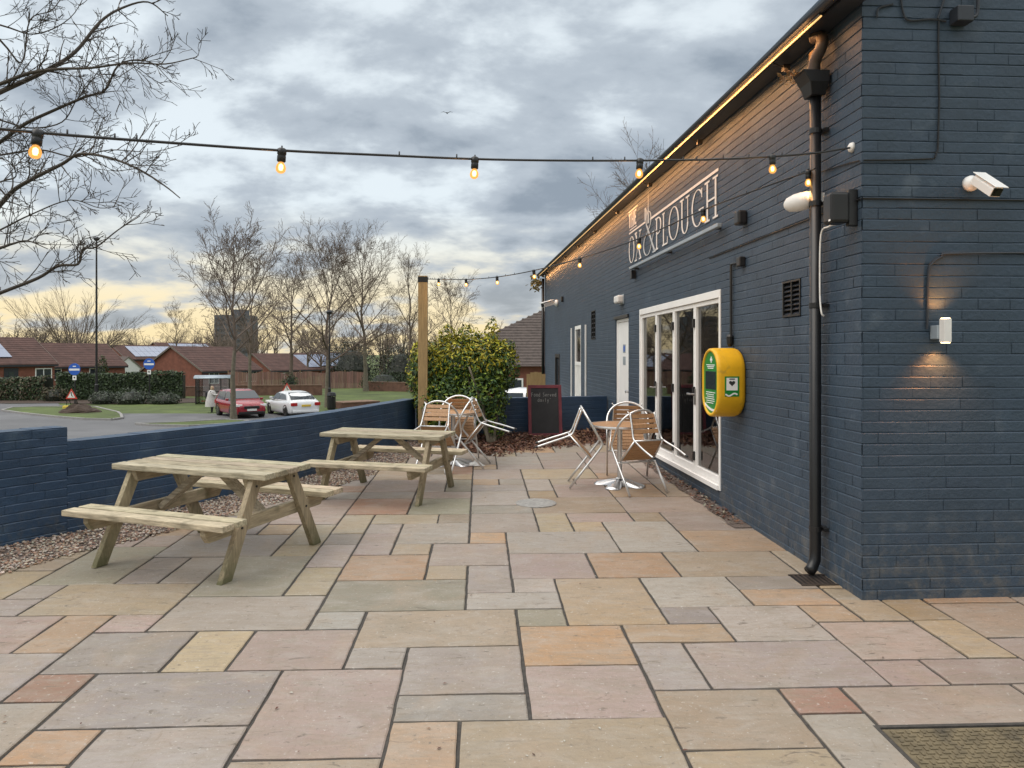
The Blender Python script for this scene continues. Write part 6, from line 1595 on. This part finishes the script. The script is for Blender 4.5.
# ---- cars
def loft(mb, secs, c=None):
    """secs: list of rings (same count)"""
    n = len(secs[0]); vs = [p for s in secs for p in s]; fs = []
    for i in range(len(secs)-1):
        for k in range(n-1): fs.append((i*n+k, i*n+k+1, (i+1)*n+k+1, (i+1)*n+k))
    fs.append(tuple(range(n-1, -1, -1))); fs.append(tuple((len(secs)-1)*n+k for k in range(n)))
    mb.add(vs, fs, c)
def car(name, label, paint, base, rz, kind, rear_plate, Lc=4.4, Wc=1.8, Hc=1.45):
    """local: +x is the front"""
    t = thing(name, label, 'car', tuple(base), rz); ORG[t] = Vector()
    suv = kind == 'suv'
    gl = .20 if suv else .16
    belt = .98 if suv else .90
    # lower body: stations x, half width, top z
    X = [-Lc/2, -Lc/2+.06, -Lc/2+.35, -Lc*.28, 0, Lc*.20, Lc*.30, Lc/2-.35, Lc/2-.08, Lc/2]
    if suv: TZ = [.78, .98, 1.02, 1.02, 1.0, 1.0, 1.02, .92, .80, .68]
    else: TZ = [.72, .96, .99, .97, .92, .91, .92, .82, .70, .60]
    BZ = [.42, .30, gl, gl, gl, gl, gl, gl, .24, .34]
    HW = [.70, .83, .90, .91, .91, .91, .91, .88, .80, .66]
    secs = []
    for x, tz, bz, hw in zip(X, TZ, BZ, HW):
        hw *= Wc/1.82; hgt = tz-bz; half = [(0, tz+.02), (hw*.62, tz+.015), (hw*.88, tz-.02), (hw*.985, tz-.16*hgt), (hw, bz+hgt*.55), (hw*.985, bz+hgt*.28), (hw*.94, bz+.05*hgt), (hw*.8, bz), (0, bz)]
        secs.append([Vector((x, y, z)) for y, z in half]+[Vector((x, -y, z)) for y, z in reversed(half[1:-1])]+[Vector((x, half[0][0], half[0][1]))])
    mb = MB(); loft(mb, secs)
    bo = mb.build('body', paint, t, local=True, smooth=True); sm = bo.modifiers.new('sub', 'SUBSURF'); sm.levels = 1; sm.render_levels = 1
    # greenhouse
    if suv: rp = [(-Lc/2+.10, .98), (-Lc/2+.42, 1.50), (-Lc*.18, Hc-.02), (.10, Hc), (.52, Hc-.07), (1.22, 1.0)]
    else: rp = [(-Lc/2+.42, .95), (-Lc/2+1.0, 1.30), (-Lc*.18, Hc-.02), (.0, Hc), (.42, Hc-.06), (1.16, .90)]
    secs = []
    for x, z in rp:
        k = (z-.9)/(Hc-.9); hb_ = .84*Wc/1.82; ht = hb_*(1-.24*max(0, k)); lo_ = .9
        half = [(0, z), (ht*.75, z-.012), (ht*.96, z-.06*max(0, k)), (hb_-.02, lo_+.02), (hb_, lo_-.06), (0, lo_-.06)]
        secs.append([Vector((x, y, zz)) for y, zz in half]+[Vector((x, -y, zz)) for y, zz in reversed(half[1:-1])]+[Vector((x, 0, z))])
    mb = MB(); loft(mb, secs); mb.build('cabin', paint, t, local=True, smooth=True)
    def roofpt(f):                                # along the profile
        f = max(0, min(len(rp)-1.001, f)); i = int(f); q = f-i; return rp[i][0]+(rp[i+1][0]-rp[i][0])*q, rp[i][1]+(rp[i+1][1]-rp[i][1])*q
    hb_ = .84*Wc/1.82
    def side(x, z, s):
        k = max(0, (z-.92)/(Hc-.92)); return Vector((x, s*(hb_*(1-.225*k)+.012), z))
    mb = MB(); zt_ = Hc-.13
    xs0 = -Lc/2+(.45 if suv else .92); xs1 = .98; xm = -.18
    for s in (-1, 1):
        for poly in (([(xs0, .99), (xm-.04, .97), (xm-.04, zt_), (xs0+(.22 if suv else .38), zt_-.05)]), ([(xm+.04, .97), (xs1, .96), (.50, zt_), (xm+.04, zt_)])):
            mb.add([side(x, z, s) for x, z in poly], [(0, 1, 2, 3)])
    mb.build('side_windows', M['carglass'], t, local=True)
    def pane(nm, x0, z0, x1, z1, w0, w1, off):
        v = Vector((x1-x0, 0, z1-z0)); nrm_ = Vector((-v.z, 0, v.x)).normalized()*off
        mb = MB(); mb.prism([Vector((x0, -w0, z0))+nrm_, Vector((x0, w0, z0))+nrm_, Vector((x1, w1, z1))+nrm_, Vector((x1, -w1, z1))+nrm_], nrm_*.3); mb.build(nm, M['carglass'], t, local=True)
    x0, z0 = roofpt(.12); x1, z1 = roofpt(1.0 if suv else 1.55)
    pane('rear_window', x0, z0+.01, x1, z1-.02, hb_*.86, hb_*.72, .02)
    x0, z0 = roofpt(4.88); x1, z1 = roofpt(4.06)
    pane('windscreen', x0, z0+.005, x1, z1-.01, hb_*.90, hb_*.74, -.02)
    for xw in (-Lc*.30, Lc*.31):
        for s in (-1, 1):
            rw = .34 if suv else .315; c = Vector((xw, s*(Wc/2-.13), rw)); ax = Vector((0, s, 0))
            ty = MB(); ty.lathe([(rw*.62, -.10), (rw*.96, -.10), (rw, -.06), (rw, .08), (rw*.95, .12), (rw*.64, .12)], c, ax, 24); wo = ty.build('wheel', M['tyre'], t, local=True, smooth=True)
            ri = MB(); ri.lathe([(rw*.64, .12), (rw*.60, .09), (rw*.2, .085), (rw*.16, .11), (0, .11)], c, ax, 20)
            for k in range(5):
                a = 2*math.pi*k/5; e = Vector((math.cos(a), 0, math.sin(a))); ri.beam(c+ax*.10+e*rw*.12, c+ax*.105+e*rw*.6, .06, .02, side=e.cross(ax))
            ri.build('rim', M['steel'], wo, local=True)
            ar = MB(); n = 14
            for k in range(n):
                a0, a1 = math.pi*k/n, math.pi*(k+1)/n; f = lambda a, r_: Vector((xw+math.cos(a)*r_, s*(Wc/2-.005), rw+math.sin(a)*r_))
                ar.add([f(a0, rw*1.02), f(a1, rw*1.02), f(a1, rw*1.22), f(a0, rw*1.22)], [(0, 1, 2, 3)])
            ar.build('wheel_arch', M['black'], t, local=True)
    def part(nm, m, *bxs, bev=.015):
        mb = MB()
        for b in bxs: mb.bx(*b)
        mb.build(nm, m, t, local=True, bevel=bev)
    for s in (-1, 1):
        a, b = sorted((s*.50*Wc/1.82, s*.84*Wc/1.82))
        part('tail_light', M['tail'], (-Lc/2-.0, -Lc/2+.16, a, b, .70 if suv else .66, .90 if suv else .84))
        part('headlight', M['white'], (Lc/2-.26, Lc/2-.05, a, b, .68, .80))
        part('mirror', paint, (.72, .86, *sorted((s*.88, s*1.04)), .96, 1.09), bev=.03)
    part('bumper', M['black'] if suv else paint, (-Lc/2-.03, -Lc/2+.10, -.74, .74, .30, .42), (Lc/2-.12, Lc/2+.02, -.70, .70, .26, .40))
    part('grille', M['black'], (Lc/2-.05, Lc/2+.015, -.42, .42, .54, .70))
    part('rear_plate', M['plate_y'], (-Lc/2-.035, -Lc/2+.02, -.26, .26, .62, .73), bev=.003)
    part('front_plate', M['plate_w'], (Lc/2-.02, Lc/2+.035, -.26, .26, .44, .55), bev=.003)
    return t
rcp = gt(240, 416.4); wcp = gt(292, 415.0)
# red car: nose towards the camera and to the right; white car: tail towards the camera
car('parked_car', 'parked red hatchback with the person standing at its door', M['car_red'], rcp, AZ+R(-53), 'suv', False, 4.15, 1.80, 1.58)
car('parked_car', 'parked white saloon on the car park showing its yellow rear plate', M['car_white'], wcp, AZ+R(126), 'saloon', True, 4.5, 1.80, 1.44)
vb = ter(523, 22.0); vb.z = -.98
car('parked_car', 'white vehicle partly hidden past the short wall and shrub', M['car_white'], vb, AZ+R(168), 'suv', True, 4.3, 1.8, 1.72)
# timber gate panel behind the chalkboard
q = ter(536, 17.0); gp2 = thing('timber_fence', 'short pale timber fence panel behind the chalkboard', 'fence', tuple(q)); mb = MB(); rr = random.Random(3)
for k in range(5):
    x = (k-2)*.085; c = q+Vector((CT, -ST, 0))*x; h = 1.27-q.z+.03-.004*(k-2)**2*3; mb.box(c+UZ*h/2, Vector((CT, -ST, 0))*.082, Vector((ST, CT, 0))*.03, UZ*h)
mb.build('boards', M['post'], gp2)
mb = MB(); mb.box(q+UZ*1.0+Vector((ST, CT, 0))*.04, Vector((CT, -ST, 0))*.42, Vector((ST, CT, 0))*.04, UZ*.08); mb.build('rail', M['post'], gp2)

# ---- person at the red car: long pale coat, reaching to the door
def person(label, base, rz):
    t = thing('person', label, 'person', tuple(base), rz); ORG[t] = Vector()
    # local: +x faces the car; joints
    V = [(0, 0, .94), (0, 0, 1.14), (.02, 0, 1.36), (.03, 0, 1.46), (.045, 0, 1.53), (.055, 0, 1.62),
         (0, .10, .88), (.02, .11, .48), (-.02, .11, .08), (.10, .12, .03), (0, -.10, .88), (.06, -.11, .48), (.05, -.11, .08), (.17, -.12, .03),
         (.03, .19, 1.38), (.16, .24, 1.16), (.38, .20, 1.12), (.46, .19, 1.12), (.03, -.19, 1.38), (.22, -.20, 1.20), (.44, -.16, 1.20), (.53, -.15, 1.21)]
    E_ = [(0, 1), (1, 2), (2, 3), (3, 4), (4, 5), (0, 6), (6, 7), (7, 8), (8, 9), (0, 10), (10, 11), (11, 12), (12, 13), (2, 14), (14, 15), (15, 16), (16, 17), (2, 18), (18, 19), (19, 20), (20, 21)]
    rad = [.15, .14, .15, .06, .06, .10, .10, .07, .05, .045, .10, .07, .05, .045, .07, .055, .042, .035, .07, .055, .042, .035]
    me = bpy.data.meshes.new('body'); me.from_pydata(V, E_, []); o = bpy.data.objects.new('body', me); col.objects.link(o); o.parent = t
    me.materials.append(M['trouser'])
    sk = o.modifiers.new('skin', 'SKIN'); 
    me.skin_vertices or None
    if not me.skin_vertices:
        bm = bmesh.new(); bm.from_mesh(me); bm.verts.layers.skin.verify(); bm.to_mesh(me); bm.free()
    for i, r_ in enumerate(rad): me.skin_vertices[0].data[i].radius = (r_, r_)
    me.skin_vertices[0].data[0].use_root = True
    ss_ = o.modifiers.new('sub', 'SUBSURF'); ss_.levels = 1; ss_.render_levels = 2
    # coat: flared lathe plus sleeves
    mb = MB(); n = 20; vs = []; prof = [(.38, .36, .48), (.36, .34, .75), (.31, .29, 1.0), (.29, .25, 1.15), (.285, .215, 1.34), (.22, .15, 1.43), (.09, .085, 1.49)]
    for ry, rx, z in prof:
        for k in range(n):
            a = 2*math.pi*k/n; w = 1+.05*math.sin(a*5+z*3)*(1.45-z); vs.append(Vector((.01+.02*(z-1)+math.cos(a)*rx*w, math.sin(a)*ry*w, z)))
    mb.add(vs, [(i*n+k, i*n+(k+1) % n, (i+1)*n+(k+1) % n, (i+1)*n+k) for i in range(len(prof)-1) for k in range(n)])
    for s, el, wr in ((1, (.16, .24, 1.16), (.38, .20, 1.12)), (-1, (.22, -.20, 1.20), (.44, -.16, 1.20))):
        mb.tube(catmull([(.02, s*.15, 1.40), (.05, s*.205, 1.33), el, wr], 4), [.075]*5+[.068]*4+[.058]*4, 10)
    mb.build('coat', M['coat'], t, local=True, smooth=True)
    mb = MB(); mb.lathe([(0, -.125), (.05, -.11), (.072, -.06), (.080, 0), (.078, .05), (.05, .095), (0, .11)], Vector((.065, 0, 1.60)), UZ, 16)
    mb.lathe([(.014, 0), (.012, .02), (0, .03)], Vector((.142, 0, 1.595)), Vector((1, 0, -.3)), 8)
    for s in (-1, 1): mb.lathe([(.02, -.006), (.022, .006), (0, .01)], Vector((.06, s*.08, 1.59)), Vector((0, s, 0)), 8)
    mb.build('face', M['skin'], t, local=True, smooth=True)
    mb = MB()
    for s in (-1, 1): mb.lathe([(0, 0), (.010, 0), (0, .006)], Vector((.139, s*.03, 1.615)), Vector((1, s*.3, 0)), 8)
    mb.box((.136, 0, 1.545), (.008, 0, 0), (0, .04, 0), (0, 0, .008)); mb.build('eyes_and_mouth', M['trouser'], t, local=True)
    mb = MB(); mb.lathe([(.10, -.14), (.098, -.05), (.094, .03), (.075, .09), (.04, .12), (0, .128)], Vector((.035, 0, 1.605)), UZ, 16); mb.build('hair', M['hair'], t, local=True, smooth=True)
    for s, w_, d in ((1, Vector((.46, .19, 1.12)), Vector((.9, -.1, .05))), (-1, Vector((.53, -.15, 1.21)), Vector((.95, .1, 0)))):
        mb = MB(); d = d.normalized(); up_ = Vector((0, 0, 1)); sd_ = d.cross(up_)
        mb.box(w_+d*.0, d*.09, sd_*.035, up_*.085)
        for k, l_ in enumerate((.065, .075, .07, .055)):
            b_ = w_+d*.042+up_*(.032-.021*k); mb.tube([b_, b_+d*l_*.5+sd_*.006*s, b_+d*l_*.9+sd_*.02*s], [.0095, .009, .007], 6)
        b_ = w_-d*.01+up_*.04; mb.tube([b_, b_+d*.03+up_*.03, b_+d*.065+up_*.035], [.011, .010, .008], 6)
        mb.build('hand', M['skin'], t, local=True, smooth=True)
    return t
pb = ter(211.5, 46.2); pb.z = gt(209.5, 414.0).z-.12
person('person in a long pale grey coat with fair hair, reaching to the red car', pb, AZ+R(2))
# rucksack worn behind
mb = MB(); q = pb+Vector((CT, -ST, 0))*-.26+UZ*1.18; mb.box(q, Vector((CT, -ST, 0))*.17, Vector((ST, CT, 0))*.32, UZ*.44); tag(mb.build('bag', M['trouser'], None, org=q, bevel=.06), 'dark bag on the back of the person in the pale coat', 'bag')
# ---- bird
q = at(447, 113, 60); mb = MB(); rt = Vector((CT, -ST, 0)); fw_ = Vector((ST, CT, 0))
mb.lathe([(0, -.16), (.03, -.12), (.055, 0), (.04, .1), (0, .17)], q, fw_+rt*.3, 10); bd = mb.build('bird', M['fascia'], None, org=q, smooth=True); tag(bd, 'small dark bird flying high in the middle of the sky', 'bird')
for s in (-1, 1):
    mb = MB(); mb.prism([q+rt*s*.03+fw_*.06, q+rt*s*.25+UZ*.10+fw_*.05, q+rt*s*.48+UZ*.03-fw_*.06, q+rt*s*.25+UZ*.09-fw_*.07, q+rt*s*.03-fw_*.06], UZ*.012); mb.build('wing', M['fascia'], bd)
# ================================================================== LIGHT, SKY, CAMERA
w = bpy.data.worlds.new('World'); sc.world = w; w.use_nodes = True
N, L = w.node_tree.nodes, w.node_tree.links
bg = N['Background']
SUN_EL, SUN_AZ = R(52), R(250)                # soft overcast sun, from the left behind the camera
def node(t, **k):
    n = N.new(t)
    for a, b in k.items(): setattr(n, a, b)
    return n
def math_(op, a, b=None, clamp=False):
    n = node('ShaderNodeMath', operation=op); n.use_clamp = clamp
    for i, x in enumerate((a, b)):
        if x is None: continue
        if isinstance(x, (int, float)): n.inputs[i].default_value = x
        else: L.new(x, n.inputs[i])
    return n.outputs[0]
def mrange(v, a, b, c=0, d=1, smooth=True):
    n = node('ShaderNodeMapRange'); n.interpolation_type = 'SMOOTHSTEP' if smooth else 'LINEAR'
    L.new(v, n.inputs['Value']); n.inputs['From Min'].default_value = a; n.inputs['From Max'].default_value = b; n.inputs['To Min'].default_value = c; n.inputs['To Max'].default_value = d
    return n.outputs['Result']
def mixc(f, a, b, mode='MIX'):
    n = node('ShaderNodeMix', data_type='RGBA', blend_type=mode)
    if isinstance(f, (int, float)): n.inputs['Factor'].default_value = f
    else: L.new(f, n.inputs['Factor'])
    for k, x in (('A', a), ('B', b)):
        if isinstance(x, tuple): n.inputs[k].default_value = x+(1,)
        else: L.new(x, n.inputs[k])
    return n.outputs['Result']
tc = node('ShaderNodeTexCoord'); sep = node('ShaderNodeSeparateXYZ'); L.new(tc.outputs['Generated'], sep.inputs[0])
z = math_('MAXIMUM', sep.outputs['Z'], 0.0)
den = math_('ADD', z, .30)
cu_ = math_('DIVIDE', sep.outputs['X'], den); cv_ = math_('DIVIDE', sep.outputs['Y'], den)
com = node('ShaderNodeCombineXYZ'); L.new(cu_, com.inputs[0]); L.new(cv_, com.inputs[1])
def cloud(scale, detail, rough, off, stretch=(1, 1, 1), dist=0.0):
    mp = node('ShaderNodeMapping'); mp.inputs['Location'].default_value = off; mp.inputs['Scale'].default_value = stretch; L.new(com.outputs[0], mp.inputs[0])
    n = node('ShaderNodeTexNoise'); n.inputs['Scale'].default_value = scale; n.inputs['Detail'].default_value = detail; n.inputs['Roughness'].default_value = rough; n.inputs['Distortion'].default_value = dist
    L.new(mp.outputs[0], n.inputs['Vector']); return n.outputs['Fac']
n1 = cloud(2.3, 10, .56, (4.35, 2.2, 0), (.95, 1.1, 1), .15)
n2 = cloud(5.0, 8, .52, (8.3, 4.4, 2), (.95, 1.15, 1), .2)
n3 = cloud(.9, 3, .5, (1.3, 9.1, 5), (1, 1, 1), 0)
f = math_('ADD', math_('ADD', math_('MULTIPLY', n1, .54), math_('MULTIPLY', n2, .20)), math_('MULTIPLY', n3, .26))
# nishita daylight seen through the thin places
sky = node('ShaderNodeTexSky', sky_type='NISHITA'); sky.sun_disc = False; sky.sun_elevation = SUN_EL; sky.sun_rotation = SUN_AZ; sky.air_density = 1.0; sky.dust_density = 2.0
thin = mixc(.70, mixc(1.0, sky.outputs['Color'], (.06, .06, .06), 'MULTIPLY'), (.80, .87, .90))
dark = (.225, .270, .325); mid = (.365, .415, .47)
c = mixc(mrange(f, .385, .475), dark, mid)
c = mixc(mrange(f, .468, .55), c, thin)
# warm band low in the west, broken by cloud
lowb = mrange(z, .05, .20, 1, 0)
wn_ = mrange(f, .445, .53)
warm = mixc(mrange(z, 0, .15), (.76, .62, .36), (.74, .69, .54))
c = mixc(math_('MULTIPLY', lowb, math_('ADD', math_('MULTIPLY', wn_, .88), .12), True), c, warm)
# overcast dome, raised and warm-tinted above the view to light the scene
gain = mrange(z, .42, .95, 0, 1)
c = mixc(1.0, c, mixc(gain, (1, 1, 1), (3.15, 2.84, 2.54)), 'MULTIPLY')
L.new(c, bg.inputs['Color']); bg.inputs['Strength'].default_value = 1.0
sl = bpy.data.lights.new('sun', 'SUN'); sl.energy = 1.2; sl.angle = R(50); sl.color = (1, .93, .84)
so2 = bpy.data.objects.new('sun', sl); col.objects.link(so2)
sdir = Vector((math.sin(SUN_AZ)*math.cos(SUN_EL), math.cos(SUN_AZ)*math.cos(SUN_EL), math.sin(SUN_EL)))
so2.rotation_euler = sdir.to_track_quat('Z', 'Y').to_euler(); so2.location = (0, 0, 30)

cam = bpy.data.cameras.new('camera'); co = bpy.data.objects.new('camera', cam); col.objects.link(co)
cam.sensor_width = 36; cam.lens = F/1024*36; cam.shift_y = -30/1024; cam.clip_start = .05; cam.clip_end = 6000
co.location = (0, 0, EYE); co.rotation_euler = (R(90), 0, -TH)
sc.camera = co
sc.view_settings.view_transform = 'Standard'; sc.view_settings.look = 'None'; sc.view_settings.gamma = 1; sc.view_settings.exposure = 0.42
sc.view_settings.use_curve_mapping = False
sc.cycles.max_bounces = 6; sc.cycles.transparent_max_bounces = 12
sc.cycles.sample_clamp_indirect = 4
